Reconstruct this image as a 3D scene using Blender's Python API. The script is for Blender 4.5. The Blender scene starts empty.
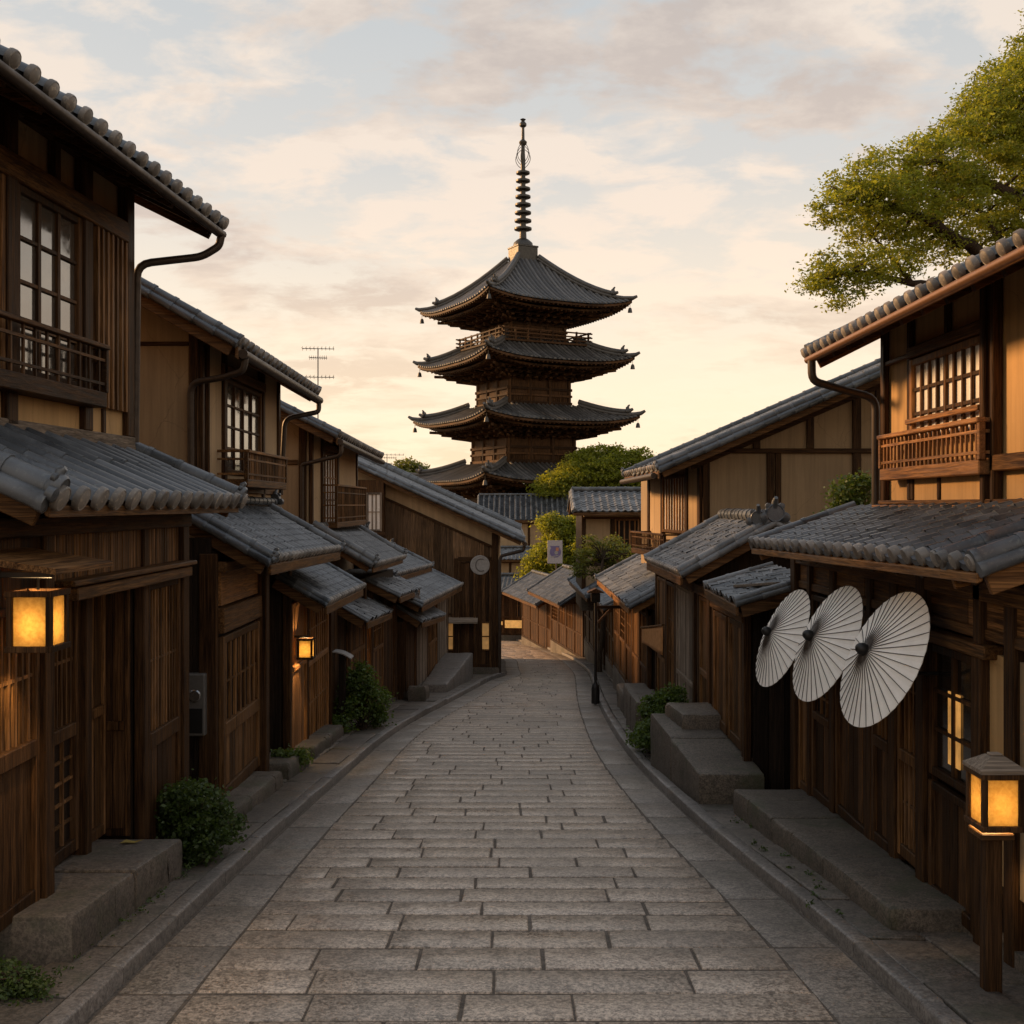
import bpy, bmesh, math, random
import numpy as np
from mathutils import Vector, Matrix
R = math.radians
rnd = random.Random(11)
nrng = np.random.default_rng(5)
SC = bpy.context.scene
COL = SC.collection
F_PX, ZC, YH = 1100.0, 2.06, 505.0

# ------------------------------------------------------------------ camera, sky, sun, exposure
cam_d = bpy.data.cameras.new("camera")
cam_d.sensor_width = 36.0
cam_d.lens = F_PX / 1024 * 36.0
cam_d.shift_y = (YH - 512) / 1024
cam_d.clip_start, cam_d.clip_end = 0.05, 3000
cam = bpy.data.objects.new("camera", cam_d)
cam.location = (0, 0, ZC)
cam.rotation_euler = (R(90), 0, 0)
COL.objects.link(cam)
SC.camera = cam

SUN_EL, SUN_AZ = R(19), R(-64)            # azimuth clockwise from +Y: the sun stands ahead and to the left
SKY_STRENGTH = 0.1
SC.view_settings.view_transform = 'Standard'
SC.view_settings.look = 'None'
SC.view_settings.gamma = 1
SC.view_settings.use_curve_mapping = False
SC.view_settings.exposure = 0.27
try:
    SC.cycles.use_denoising = True
    SC.cycles.max_bounces = 8
    SC.cycles.caustics_reflective = False
    SC.cycles.caustics_refractive = False
    SC.cycles.sample_clamp_indirect = 6
except Exception:
    pass

world = bpy.data.worlds.new("World")
SC.world = world
world.use_nodes = True
wn, wl = world.node_tree.nodes, world.node_tree.links
wn.clear()
def W_(t, **kw):
    n = wn.new(t)
    for k, v in kw.items():
        setattr(n, k, v)
    return n
def wmath(op, a, b=None, clamp=False):
    n = W_('ShaderNodeMath', operation=op, use_clamp=clamp)
    for i, v in enumerate((a, b)):
        if v is None: continue
        if isinstance(v, (int, float)): n.inputs[i].default_value = v
        else: wl.new(v, n.inputs[i])
    return n.outputs[0]
def wmix(f, a, b):
    n = W_('ShaderNodeMix', data_type='RGBA')
    for i, v in ((0, f), (6, a), (7, b)):
        if isinstance(v, (int, float)): n.inputs[i].default_value = v
        elif isinstance(v, tuple): n.inputs[i].default_value = (*v, 1)
        else: wl.new(v, n.inputs[i])
    return n.outputs[2]
def wramp(f, stops):
    n = W_('ShaderNodeValToRGB')
    el = n.color_ramp.elements
    while len(el) < len(stops): el.new(0.5)
    for e, (p, c) in zip(el, stops):
        e.position = p
        e.color = (c, c, c, 1) if isinstance(c, (int, float)) else (*c, 1)
    wl.new(f, n.inputs[0])
    return n.outputs[0]
sky = W_('ShaderNodeTexSky', sky_type='NISHITA')
sky.sun_disc = False
sky.sun_elevation = SUN_EL
sky.sun_rotation = SUN_AZ
sky.dust_density = 4.0
sky.air_density = 1.2
tc = W_('ShaderNodeTexCoord')
sep = W_('ShaderNodeSeparateXYZ')
wl.new(tc.outputs['Generated'], sep.inputs[0])
dx, dy, dz = sep.outputs
den = wmath('ADD', wmath('MAXIMUM', dz, 0.0), 0.20)
comb = W_('ShaderNodeCombineXYZ')
wl.new(wmath('DIVIDE', dx, den), comb.inputs[0])
wl.new(wmath('DIVIDE', dy, den), comb.inputs[1])
def wnoise(scale, detail, rough, off, dist=0.0, sx=1.0):
    mp = W_('ShaderNodeMapping')
    mp.inputs['Location'].default_value = off
    mp.inputs['Scale'].default_value = (sx, 1, 1)
    wl.new(comb.outputs[0], mp.inputs[0])
    n = W_('ShaderNodeTexNoise')
    n.inputs['Scale'].default_value = scale
    n.inputs['Detail'].default_value = detail
    n.inputs['Roughness'].default_value = rough
    n.inputs['Distortion'].default_value = dist
    wl.new(mp.outputs[0], n.inputs['Vector'])
    return n.outputs['Fac']
puff = wnoise(6.0, 10, 0.60, (3.1, 1.7, 0), 0.25, 0.85)
bank = wnoise(1.1, 4, 0.5, (7.4, 2.2, 0), 0.2, 0.8)
shade = wnoise(1.7, 8, 0.62, (5.3, 8.8, 4), 0.2, 0.7)
mask = wramp(wmath('ADD', wmath('MULTIPLY', puff, 0.7), wmath('MULTIPLY', bank, 0.35)), ((0.46, 0.0), (0.56, 1.0)))
# thin veil of the evening sky, bright and warm low down, greyer and bluer overhead
elev = wmath('MAXIMUM', dz, 0.0)
veil = wramp(elev, ((0.0, (10.9, 8.5, 5.7)), (0.10, (10.0, 8.1, 5.9)), (0.18, (8.5, 7.3, 5.9)), (0.29, (6.2, 6.0, 5.7)), (0.42, (5.1, 5.3, 5.4)), (0.7, (4.2, 5.0, 5.9)), (1.0, (3.6, 4.7, 6.2))))
base = wmix(0.93, sky.outputs[0], veil)
lit = wramp(elev, ((0.0, (10.7, 8.4, 5.8)), (0.25, (8.3, 6.9, 5.7)), (0.42, (7.6, 6.6, 5.7)), (0.75, (5.6, 5.6, 5.8))))
drk = wramp(elev, ((0.0, (9.4, 7.0, 4.4)), (0.22, (5.6, 4.6, 4.0)), (0.42, (4.6, 4.0, 3.7))))
cloud = wmix(wramp(shade, ((0.47, 0.0), (0.60, 0.9))), lit, drk)
col = wmix(wmath('MULTIPLY', mask, 0.85), base, cloud)
bg = W_('ShaderNodeBackground')
bg.inputs['Strength'].default_value = SKY_STRENGTH
wl.new(col, bg.inputs['Color'])
wo = W_('ShaderNodeOutputWorld')
wl.new(bg.outputs[0], wo.inputs[0])

sun_d = bpy.data.lights.new("sun", 'SUN')
sun_d.energy = 5.0
sun_d.angle = R(10)
sun_d.color = (1.0, 0.57, 0.25)
sun = bpy.data.objects.new("sun", sun_d)
sv = Vector((math.sin(SUN_AZ) * math.cos(SUN_EL), math.cos(SUN_AZ) * math.cos(SUN_EL), math.sin(SUN_EL)))
sun.rotation_euler = (-sv).to_track_quat('-Z', 'Y').to_euler()
sun.location = (-20, 15, 30)
COL.objects.link(sun)

# ------------------------------------------------------------------ helpers
def zr(y):
    if y < 60: return -0.088 * y
    return -5.28
def V(*a): return Vector(a)
def at(px, py, d): return Vector(((px - 512) / F_PX * d, d, ZC - (py - YH) / F_PX * d))

class MB:
    def __init__(s):
        s.v, s.f = [], []
    def add(s, vs, fs):
        k = len(s.v)
        s.v += [tuple(p) for p in vs]
        s.f += [tuple(i + k for i in f) for f in fs]
    def quad(s, a, b, c, d): s.add((a, b, c, d), ((0, 1, 2, 3),))
    def cbox(s, fn, lo, hi, bev=0.0):
        """box from lo to hi in the coordinates of fn, edges chamfered by bev"""
        lo = [min(a, b) for a, b in zip(lo, hi)] if any(a > b for a, b in zip(lo, hi)) else list(lo)
        hi = [max(a, b) for a, b in zip(lo, hi)]
        if bev <= 0:
            P = [fn((lo, hi)[i][0], (lo, hi)[j][1], (lo, hi)[k][2]) for i in (0, 1) for j in (0, 1) for k in (0, 1)]
            s.add(P, ((0, 1, 3, 2), (4, 6, 7, 5), (0, 4, 5, 1), (2, 3, 7, 6), (0, 2, 6, 4), (1, 5, 7, 3)))
            return
        bev = min(bev, 0.3 * min(h - l for l, h in zip(lo, hi)))
        P = []
        for i in (0, 1):
            for j in (0, 1):
                for k in (0, 1):
                    c = [(lo, hi)[i][0], (lo, hi)[j][1], (lo, hi)[k][2]]
                    sg = [1 if i == 0 else -1, 1 if j == 0 else -1, 1 if k == 0 else -1]
                    for ax in range(3):          # vertex lying in the face normal to ax
                        q = [c[m] + (0 if m == ax else bev * sg[m]) for m in range(3)]
                        P.append(fn(*q))
        idx = lambda i, j, k, ax: ((i * 2 + j) * 2 + k) * 3 + ax
        fs = []
        for e in (0, 1):
            fs.append([idx(e, j, k, 0) for j, k in ((0, 0), (1, 0), (1, 1), (0, 1))])
            fs.append([idx(i, e, k, 1) for i, k in ((0, 0), (1, 0), (1, 1), (0, 1))])
            fs.append([idx(i, j, e, 2) for i, j in ((0, 0), (1, 0), (1, 1), (0, 1))])
        for p in (0, 1):
            for q in (0, 1):
                fs.append([idx(0, p, q, 1), idx(1, p, q, 1), idx(1, p, q, 2), idx(0, p, q, 2)])
                fs.append([idx(p, 0, q, 0), idx(p, 1, q, 0), idx(p, 1, q, 2), idx(p, 0, q, 2)])
                fs.append([idx(p, q, 0, 0), idx(p, q, 1, 0), idx(p, q, 1, 1), idx(p, q, 0, 1)])
        for i in (0, 1):
            for j in (0, 1):
                for k in (0, 1):
                    fs.append([idx(i, j, k, a) for a in range(3)])
        s.add(P, fs)
    def box(s, x0, x1, y0, y1, z0, z1, bev=0.0):
        s.cbox(lambda x, y, z: (x, y, z), (min(x0, x1), min(y0, y1), min(z0, z1)), (max(x0, x1), max(y0, y1), max(z0, z1)), bev)
    def bar(s, p0, p1, w, h, bev=0.0, up=None):
        """square bar from p0 to p1, w across, h upward (centred)"""
        p0, p1 = Vector(p0), Vector(p1)
        d = p1 - p0
        L = d.length
        d = d / L
        up = Vector(up) if up is not None else Vector((0, 0, 1))
        if abs(d.dot(up)) > 0.98: up = Vector((0, 1, 0))
        sd = d.cross(up).normalized()
        u = sd.cross(d)
        s.cbox(lambda a, b, c: p0 + d * a + sd * b + u * c, (0, -w / 2, -h / 2), (L, w / 2, h / 2), bev)
    def tube(s, pts, r, n=8, cap=True, r2=None):
        pts = [Vector(p) for p in pts]
        m = len(pts)
        rs = r if isinstance(r, (list, tuple)) else [r + ((r2 if r2 is not None else r) - r) * i / max(1, m - 1) for i in range(m)]
        vs = []
        prev = None
        for i, p in enumerate(pts):
            d = (pts[min(i + 1, m - 1)] - pts[max(i - 1, 0)])
            if d.length < 1e-9: d = Vector((0, 0, 1))
            d.normalize()
            if prev is None:
                ref = Vector((0, 0, 1)) if abs(d.z) < 0.9 else Vector((1, 0, 0))
                sd = d.cross(ref).normalized()
            else:
                sd = (prev - d * prev.dot(d))
                sd = sd.normalized() if sd.length > 1e-6 else d.orthogonal().normalized()
            prev = sd
            u = d.cross(sd)
            for k in range(n):
                a = 2 * math.pi * k / n
                vs.append(p + (sd * math.cos(a) + u * math.sin(a)) * rs[i])
        fs = []
        for i in range(m - 1):
            for k in range(n):
                fs.append((i * n + k, i * n + (k + 1) % n, (i + 1) * n + (k + 1) % n, (i + 1) * n + k))
        if cap:
            fs.append(tuple(range(n))[::-1]); fs.append(tuple((m - 1) * n + k for k in range(n)))
        s.add(vs, fs)
    def lathe(s, c, prof, n=16, ax=(0, 0, 1)):
        ax = Vector(ax).normalized()
        s1 = ax.orthogonal().normalized(); s2 = ax.cross(s1)
        c = Vector(c)
        vs, fs = [], []
        for r, h in prof:
            for k in range(n):
                a = 2 * math.pi * k / n
                vs.append(c + ax * h + (s1 * math.cos(a) + s2 * math.sin(a)) * r)
        for i in range(len(prof) - 1):
            for k in range(n):
                fs.append((i * n + k, i * n + (k + 1) % n, (i + 1) * n + (k + 1) % n, (i + 1) * n + k))
        fs.append(tuple(range(n))[::-1]); fs.append(tuple((len(prof) - 1) * n + k for k in range(n)))
        s.add(vs, fs)
    def prism(s, poly, d):
        """polygon (list of points) extruded by vector d"""
        n = len(poly)
        d = Vector(d)
        P = [Vector(p) for p in poly]
        vs = P + [p + d for p in P]
        fs = [tuple(range(n))[::-1], tuple(range(n, 2 * n))] + [(i, (i + 1) % n, n + (i + 1) % n, n + i) for i in range(n)]
        s.add(vs, fs)
    def rough(s, amt, rg=rnd):
        s.v = [(x + rg.uniform(-amt, amt), y + rg.uniform(-amt, amt), z + rg.uniform(-amt, amt)) for x, y, z in s.v]
    def build(s, name, mat, parent=None, smooth=None):
        me = bpy.data.meshes.new(name)
        org = Vector((0, 0, 0))
        if parent is not None: org = ORG[parent.name]
        me.from_pydata([(x - org.x, y - org.y, z - org.z) for x, y, z in s.v], [], s.f)
        bm = bmesh.new(); bm.from_mesh(me)
        bmesh.ops.recalc_face_normals(bm, faces=bm.faces)
        bm.to_mesh(me); bm.free()
        if smooth:
            me.shade_smooth()
            me.set_sharp_from_angle(angle=R(smooth))
        me.materials.append(mat)
        o = bpy.data.objects.new(name, me)
        COL.objects.link(o)
        if parent is not None: o.parent = parent
        ORG[o.name] = org.copy()
        return o
ORG = {}
def thing(name, loc, label, cat, group=None):
    o = bpy.data.objects.new(name, None)
    o.empty_display_size = 0.3
    COL.objects.link(o)
    o.location = loc
    ORG[o.name] = Vector(loc)
    o['label'] = label; o['category'] = cat
    if group: o['group'] = group
    return o
def tag(o, label, cat, group=None):
    o['label'] = label; o['category'] = cat
    if group: o['group'] = group
    return o
def rebase(o, loc):
    """move the origin of a top-level mesh to loc without moving its shape"""
    loc = Vector(loc)
    o.data.transform(Matrix.Translation(-loc)); o.location = loc; ORG[o.name] = loc
    return o
def structure(o):
    o['kind'] = 'structure'
    return o

class Fr:
    """facade frame: a runs along the wall, o outward, z up"""
    def __init__(s, p, a, o):
        s.p, s.a, s.o = Vector((p[0], p[1], 0)), Vector((a[0], a[1], 0)).normalized(), Vector((o[0], o[1], 0)).normalized()
    def __call__(s, a, o, z):
        q = s.p + s.a * a + s.o * o
        return Vector((q.x, q.y, z))
    def box(s, mb, a0, a1, o0, o1, z0, z1, bev=0.0):
        mb.cbox(s, (min(a0, a1), min(o0, o1), min(z0, z1)), (max(a0, a1), max(o0, o1), max(z0, z1)), bev)
def left(x): return Fr((-x, 0), (0, 1), (1, 0))
def right(x): return Fr((x, 0), (0, 1), (-1, 0))
def front(y): return Fr((0, y), (1, 0), (0, -1))

# ------------------------------------------------------------------ materials
def newmat(name):
    m = bpy.data.materials.new(name)
    m.use_nodes = True
    nt = m.node_tree
    return m, nt.nodes, nt.links, nt.nodes['Principled BSDF']
class NB:
    def __init__(s, n, l): s.n, s.l = n, l
    def put(s, sock, v):
        if isinstance(v, (int, float)): sock.default_value = v
        elif isinstance(v, tuple): sock.default_value = (*v, 1) if len(v) == 3 and sock.type == 'RGBA' else v
        else: s.l.new(v, sock)
    def coord(s, scale=(1, 1, 1), rand=True):
        t = s.n.new('ShaderNodeTexCoord')
        m = s.n.new('ShaderNodeMapping')
        m.inputs['Scale'].default_value = scale
        s.l.new(t.outputs['Object'], m.inputs[0])
        if rand:
            oi = s.n.new('ShaderNodeObjectInfo')
            s.l.new(s.math('MULTIPLY', oi.outputs['Random'], 37.0), m.inputs['Location'])
        return m.outputs[0]
    def noise(s, vec, scale, detail=5, rough=0.55, dist=0.0):
        t = s.n.new('ShaderNodeTexNoise')
        t.inputs['Scale'].default_value = scale; t.inputs['Detail'].default_value = detail
        t.inputs['Roughness'].default_value = rough; t.inputs['Distortion'].default_value = dist
        s.l.new(vec, t.inputs['Vector'])
        return t.outputs['Fac']
    def math(s, op, a, b=None):
        t = s.n.new('ShaderNodeMath'); t.operation = op
        s.put(t.inputs[0], a)
        if b is not None: s.put(t.inputs[1], b)
        return t.outputs[0]
    def ramp(s, f, stops):
        t = s.n.new('ShaderNodeValToRGB')
        el = t.color_ramp.elements
        while len(el) < len(stops): el.new(0.5)
        for e, (p, c) in zip(el, stops):
            e.position = p; e.color = (c, c, c, 1) if isinstance(c, (int, float)) else (*c, 1)
        s.l.new(f, t.inputs[0])
        return t.outputs[0]
    def mix(s, f, a, b, mode='MIX'):
        t = s.n.new('ShaderNodeMix'); t.data_type = 'RGBA'; t.blend_type = mode
        s.put(t.inputs[0], f); s.put(t.inputs[6], a); s.put(t.inputs[7], b)
        return t.outputs[2]
    def island(s):
        return s.n.new('ShaderNodeNewGeometry').outputs['Random Per Island']
    def bump(s, h, bsdf, strength=0.3, dist=0.01):
        b = s.n.new('ShaderNodeBump')
        b.inputs['Strength'].default_value = strength; b.inputs['Distance'].default_value = dist
        s.l.new(h, b.inputs['Height']); s.l.new(b.outputs[0], bsdf.inputs['Normal'])
def wood(name, dark, light, axis='z', rough=0.58, vary=0.55, grey=0.0):
    m, n, l, b = newmat(name)
    k = NB(n, l)
    sc = {'z': (24, 24, 0.8), 'y': (24, 0.8, 24), 'x': (0.8, 24, 24)}[axis]
    v = k.coord(sc)
    g = k.noise(v, 1.6, 8, 0.62, 0.9)
    fine = k.noise(v, 6.0, 4, 0.6)
    c = k.ramp(g, ((0.36, dark), (0.62, light)))
    c = k.mix(k.ramp(fine, ((0.42, 0.0), (0.68, 0.85))), c, tuple(x * 0.35 for x in dark))
    big = k.noise(k.coord((1, 1, 1)), 1.3, 4, 0.6)
    c = k.mix(k.ramp(big, ((0.42, 0.0), (0.75, 0.40 + grey))), c, tuple(0.7 * a + 0.3 * sum(light) / 3 for a in light))
    isl = k.math('ADD', k.math('MULTIPLY', k.island(), vary * 2), 1 - vary)
    hs = n.new('ShaderNodeHueSaturation')
    l.new(isl, hs.inputs['Value']); l.new(c, hs.inputs['Color'])
    l.new(hs.outputs[0], b.inputs['Base Color'])
    l.new(k.ramp(g, ((0.3, rough - 0.12), (0.8, rough + 0.15))), b.inputs['Roughness'])
    b.inputs['Specular IOR Level'].default_value = 0.10
    k.bump(k.math('ADD', g, k.math('MULTIPLY', fine, 0.4)), b, 0.6, 0.01)
    return m
def plaster(name, c, rough=0.85):
    m, n, l, b = newmat(name)
    k = NB(n, l)
    big = k.noise(k.coord((1, 1, 0.7)), 1.1, 6, 0.6)
    streak = k.noise(k.coord((11, 11, 0.5)), 1.0, 7, 0.68)
    fine = k.noise(k.coord((1, 1, 1)), 60, 4, 0.6)
    col = k.mix(k.ramp(big, ((0.3, 0.0), (0.75, 1.0))), tuple(x * 0.78 for x in c), tuple(x * 1.12 for x in c))
    col = k.mix(k.ramp(streak, ((0.42, 0.0), (0.75, 0.75))), col, tuple(x * 0.5 for x in c))
    col = k.mix(k.math('MULTIPLY', fine, 0.18), col, tuple(x * 0.5 for x in c))
    vo = n.new('ShaderNodeTexVoronoi'); vo.feature = 'DISTANCE_TO_EDGE'; vo.inputs['Scale'].default_value = 1.3
    wob = n.new('ShaderNodeMix'); wob.data_type = 'VECTOR'; wob.inputs[0].default_value = 0.22
    nv = n.new('ShaderNodeTexNoise'); nv.inputs['Scale'].default_value = 3.0; nv.inputs['Detail'].default_value = 6
    cv = k.coord((1, 1, 1)); l.new(cv, nv.inputs['Vector']); l.new(cv, wob.inputs[4]); l.new(nv.outputs['Color'], wob.inputs[5]); l.new(wob.outputs[1], vo.inputs['Vector'])
    crack = k.math('MULTIPLY', k.ramp(vo.outputs['Distance'], ((0.0, 1.0), (0.008, 0.0))), k.ramp(big, ((0.45, 0.0), (0.6, 0.55))))
    col = k.mix(crack, col, tuple(x * 0.3 for x in c))
    l.new(col, b.inputs['Base Color']); b.inputs['Roughness'].default_value = rough
    k.bump(k.math('ADD', fine, big), b, 0.2, 0.004)
    return m
def tilemat(name, c, rough=0.36, lichen=0.5):
    m, n, l, b = newmat(name)
    k = NB(n, l)
    v = k.coord((1, 1, 1))
    big = k.noise(v, 3.0, 6, 0.65)
    fine = k.noise(v, 45, 4, 0.6)
    col = k.mix(k.ramp(big, ((0.35, 0.0), (0.7, 1.0))), tuple(x * 0.6 for x in c), tuple(x * 1.25 for x in c))
    col = k.mix(k.ramp(fine, ((0.56, 0.0), (0.7, lichen))), col, (c[0] * 2.1, c[1] * 2.0, c[2] * 1.7))
    isl = k.math('ADD', k.math('MULTIPLY', k.island(), 0.8), 0.6)
    hs = n.new('ShaderNodeHueSaturation'); l.new(isl, hs.inputs['Value']); l.new(col, hs.inputs['Color'])
    l.new(hs.outputs[0], b.inputs['Base Color'])
    l.new(k.ramp(big, ((0.3, rough - 0.08), (0.75, rough + 0.25))), b.inputs['Roughness'])
    k.bump(fine, b, 0.25, 0.004)
    return m
def granite(name, c, rough=0.62, speck=1.0, dirt=0.6, scale=42, moss=0.0):
    m, n, l, b = newmat(name)
    k = NB(n, l)
    v = k.coord((1, 1, 1), rand=False)
    sp = k.noise(v, scale, 2, 0.75)
    sp2 = k.noise(v, scale * 0.35, 4, 0.65)
    big = k.noise(v, 0.8, 6, 0.65)
    med = k.noise(v, 5.0, 5, 0.6)
    lo, hi = tuple(x * (1 - 0.62 * speck) for x in c), tuple(x * (1 + 0.55 * speck) for x in c)
    col = k.ramp(k.math('ADD', k.math('MULTIPLY', sp, 0.65), k.math('MULTIPLY', sp2, 0.35)), ((0.40, lo), (0.50, c), (0.60, hi)))
    pit = k.noise(v, scale * 1.9, 2, 0.6)
    col = k.mix(k.ramp(pit, ((0.56, 0.0), (0.63, 0.8 * speck))), col, tuple(x * 0.34 for x in c))
    isl = k.island()
    col = k.mix(0.55, col, k.ramp(isl, ((0.0, (0.40, 0.39, 0.38)), (0.5, (0.52, 0.48, 0.44)), (1.0, (0.62, 0.60, 0.60)))), 'OVERLAY')
    col = k.mix(k.ramp(big, ((0.45, 0.0), (0.75, dirt))), col, tuple(x * 0.42 for x in c))
    col = k.mix(k.ramp(med, ((0.58, 0.0), (0.78, dirt * 0.6))), col, (c[0] * 0.5, c[1] * 0.46, c[2] * 0.38))
    if moss:
        mo = k.noise(v, 2.3, 7, 0.7)
        col = k.mix(k.ramp(mo, ((0.52, 0.0), (0.68, moss))), col, (0.045, 0.052, 0.022))
    l.new(col, b.inputs['Base Color'])
    l.new(k.ramp(big, ((0.3, rough - 0.14), (0.7, rough + 0.14))), b.inputs['Roughness'])
    k.bump(k.math('ADD', k.math('MULTIPLY', sp, 0.5), k.math('ADD', sp2, med)), b, 0.5, 0.006)
    return m
def leafmat(name, c1, c2, trans=0.45):
    m, n, l, b = newmat(name)
    k = NB(n, l)
    col = k.mix(k.island(), c1, c2)
    l.new(col, b.inputs['Base Color']); b.inputs['Roughness'].default_value = 0.55
    t = n.new('ShaderNodeBsdfTranslucent'); mx = n.new('ShaderNodeMixShader'); mx.inputs[0].default_value = trans
    l.new(k.mix(0.5, col, (1.6 * c2[0], 1.5 * c2[1], 0.7 * c2[2])), t.inputs[0])
    l.new(b.outputs[0], mx.inputs[1]); l.new(t.outputs[0], mx.inputs[2])
    l.new(mx.outputs[0], n['Material Output'].inputs[0])
    return m
def plain(name, c, rough=0.5, metal=0.0, ior=1.5):
    m, n, l, b = newmat(name)
    k = NB(n, l)
    f = k.noise(k.coord((1, 1, 1)), 14, 5, 0.6)
    l.new(k.mix(k.ramp(f, ((0.35, 0.0), (0.75, 0.7))), tuple(c), tuple(x * (0.55 if c[0] < .7 else 0.86) for x in c)), b.inputs['Base Color'])
    l.new(k.ramp(f, ((0.3, max(0.03, rough - 0.1)), (0.8, min(1, rough + 0.12)))), b.inputs['Roughness'])
    b.inputs['Metallic'].default_value = metal; b.inputs['IOR'].default_value = ior
    return m
def glow(name, c, strength, tex=9.0):
    m, n, l, b = newmat(name)
    k = NB(n, l)
    f = k.noise(k.coord((1, 1, 1)), tex, 4, 0.6)
    l.new(k.mix(k.ramp(f, ((0.3, 0.0), (0.75, 1.0))), tuple(x * 0.35 for x in c), tuple(c)), b.inputs['Emission Color'])
    b.inputs['Emission Strength'].default_value = strength
    b.inputs['Base Color'].default_value = (0.5, 0.35, 0.15, 1); b.inputs['Roughness'].default_value = 0.6
    return m
def lampshade(name):
    m, n, l, b = newmat(name)
    k = NB(n, l)
    f = k.noise(k.coord((1, 1, 1)), 45, 3, 0.6, 0.4)
    col = k.ramp(f, ((0.34, (0.20, 0.145, 0.066)), (0.62, (0.26, 0.20, 0.10))))
    t = n.new('ShaderNodeBsdfTranslucent'); l.new(col, t.inputs[0])
    l.new(col, b.inputs['Base Color']); b.inputs['Roughness'].default_value = 0.45
    l.new(col, b.inputs['Emission Color']); b.inputs['Emission Strength'].default_value = 0.10
    mx = n.new('ShaderNodeMixShader'); mx.inputs[0].default_value = 0.75
    l.new(b.outputs[0], mx.inputs[1]); l.new(t.outputs[0], mx.inputs[2]); l.new(mx.outputs[0], n['Material Output'].inputs[0])
    return m

M = {}
DK, LT = (0.020, 0.009, 0.0037), (0.125, 0.060, 0.023)
for ax in 'xyz':
    M['dark' + ax] = wood('dark_timber_' + ax, DK, LT, ax)
    M['mid' + ax] = wood('brown_timber_' + ax, (0.040, 0.017, 0.006), (0.26, 0.128, 0.047), ax)
    M['grey' + ax] = wood('weathered_timber_' + ax, (0.13, 0.098, 0.072), (0.34, 0.26, 0.19), ax, 0.75)
    M['warm' + ax] = wood('warm_timber_' + ax, (0.12, 0.05, 0.016), (0.42, 0.20, 0.07), ax, 0.5, 0.3)
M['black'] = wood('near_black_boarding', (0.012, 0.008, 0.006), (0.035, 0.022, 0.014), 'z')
M['ochre'] = plaster('ochre_plaster', (0.52, 0.31, 0.125))
M['tan'] = plaster('tan_plaster', (0.34, 0.235, 0.13))
M['buff'] = plaster('buff_plaster', (0.43, 0.29, 0.155))
M['pale'] = plaster('pale_plaster', (0.55, 0.47, 0.37))
M['tile'] = tilemat('kawara_tile', (0.086, 0.094, 0.104), 0.29, 0.45)
M['pan'] = tilemat('kawara_pan_shaded', (0.035, 0.037, 0.04), 0.5, 0.3)  # pans coloured darker, so the gaps between barrels look shaded
M['tile2'] = tilemat('old_kawara_tile', (0.090, 0.094, 0.098), 0.34, 0.55)
M['tilep'] = tilemat('pagoda_tile', (0.085, 0.080, 0.075), 0.5, 0.4)
M['tilepd'] = tilemat('pagoda_pan_shaded', (0.035, 0.032, 0.03), 0.6, 0.2)  # darker than the ribs: shade between them put into the colour
M['shingle'] = tilemat('shingle_tile', (0.13, 0.135, 0.14), 0.42, 0.6)
M['road'] = granite('granite_setts', (0.41, 0.335, 0.265), 0.38, 0.95, 0.75)
M['slab'] = granite('granite_slabs', (0.115, 0.095, 0.076), 0.6, 0.8, 0.65, 42, 0.45)
M['strip'] = granite('granite_border', (0.24, 0.205, 0.17), 0.48, 0.9, 0.75, 42, 0.25)
M['kerb'] = granite('granite_kerb', (0.17, 0.152, 0.135), 0.5, 0.7, 0.4)
M['stone'] = granite('rough_stone', (0.115, 0.094, 0.072), 0.72, 0.9, 0.85, 60, 0.7)
M['joint'] = granite('joint_mortar', (0.105, 0.085, 0.066), 0.9, 0.6, 0.4)
M['earth'] = granite('packed_earth', (0.085, 0.07, 0.05), 0.9, 0.6, 0.5, 30)
M['leafM'] = leafmat('maple_leaf', (0.13, 0.175, 0.018), (0.28, 0.29, 0.035), 0.6)
M['leafD'] = leafmat('shrub_leaf', (0.028, 0.052, 0.010), (0.075, 0.115, 0.02), 0.35)
M['leafB'] = leafmat('bamboo_leaf', (0.08, 0.11, 0.016), (0.19, 0.20, 0.03), 0.45)
M['leafG'] = leafmat('bright_shrub_leaf', (0.045, 0.085, 0.014), (0.12, 0.17, 0.028), 0.4)
M['bark'] = wood('tree_bark', (0.03, 0.02, 0.013), (0.085, 0.06, 0.04), 'z', 0.85)
M['glass'] = plain('old_window_glass', (0.10, 0.085, 0.07), 0.07, 0.0, 2.9)
M['dglass'] = plain('dim_window_glass', (0.02, 0.016, 0.012), 0.08, 0.0, 1.6)
M['paper'] = plain('window_paper', (0.82, 0.79, 0.74), 0.25, 0.0, 2.2)
M['metal'] = plain('bronze_gutter', (0.06, 0.042, 0.03), 0.5, 0.5)
M['copperg'] = plain('copper_gutter', (0.26, 0.125, 0.05), 0.4, 0.6)
M['iron'] = plain('black_iron', (0.025, 0.023, 0.022), 0.5, 0.5)
M['copper'] = plain('aged_bronze', (0.075, 0.07, 0.062), 0.5, 0.7)
M['gbox'] = plain('grey_painted_steel', (0.13, 0.12, 0.11), 0.5, 0.1)
M['umb'] = plain('oiled_paper', (0.94, 0.88, 0.80), 0.5)
M['plank'] = wood('weathered_plank', (0.05, 0.028, 0.014), (0.24, 0.14, 0.07), 'z', 0.65)
M['band'] = plaster('light_tan_plaster', (0.60, 0.42, 0.24))
M['cap'] = tilemat('eave_cap_tile', (0.19, 0.17, 0.15), 0.45, 0.6)
M['rib'] = plain('dark_bamboo_rib', (0.05, 0.035, 0.025), 0.5)
M['signw'] = plain('faded_white_paint', (0.33, 0.31, 0.29), 0.6)
M['lamp'] = lampshade('lamp_paper')
M['glow'] = glow('lit_window_paper', (1.0, 0.45, 0.10), 0.55)
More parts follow.
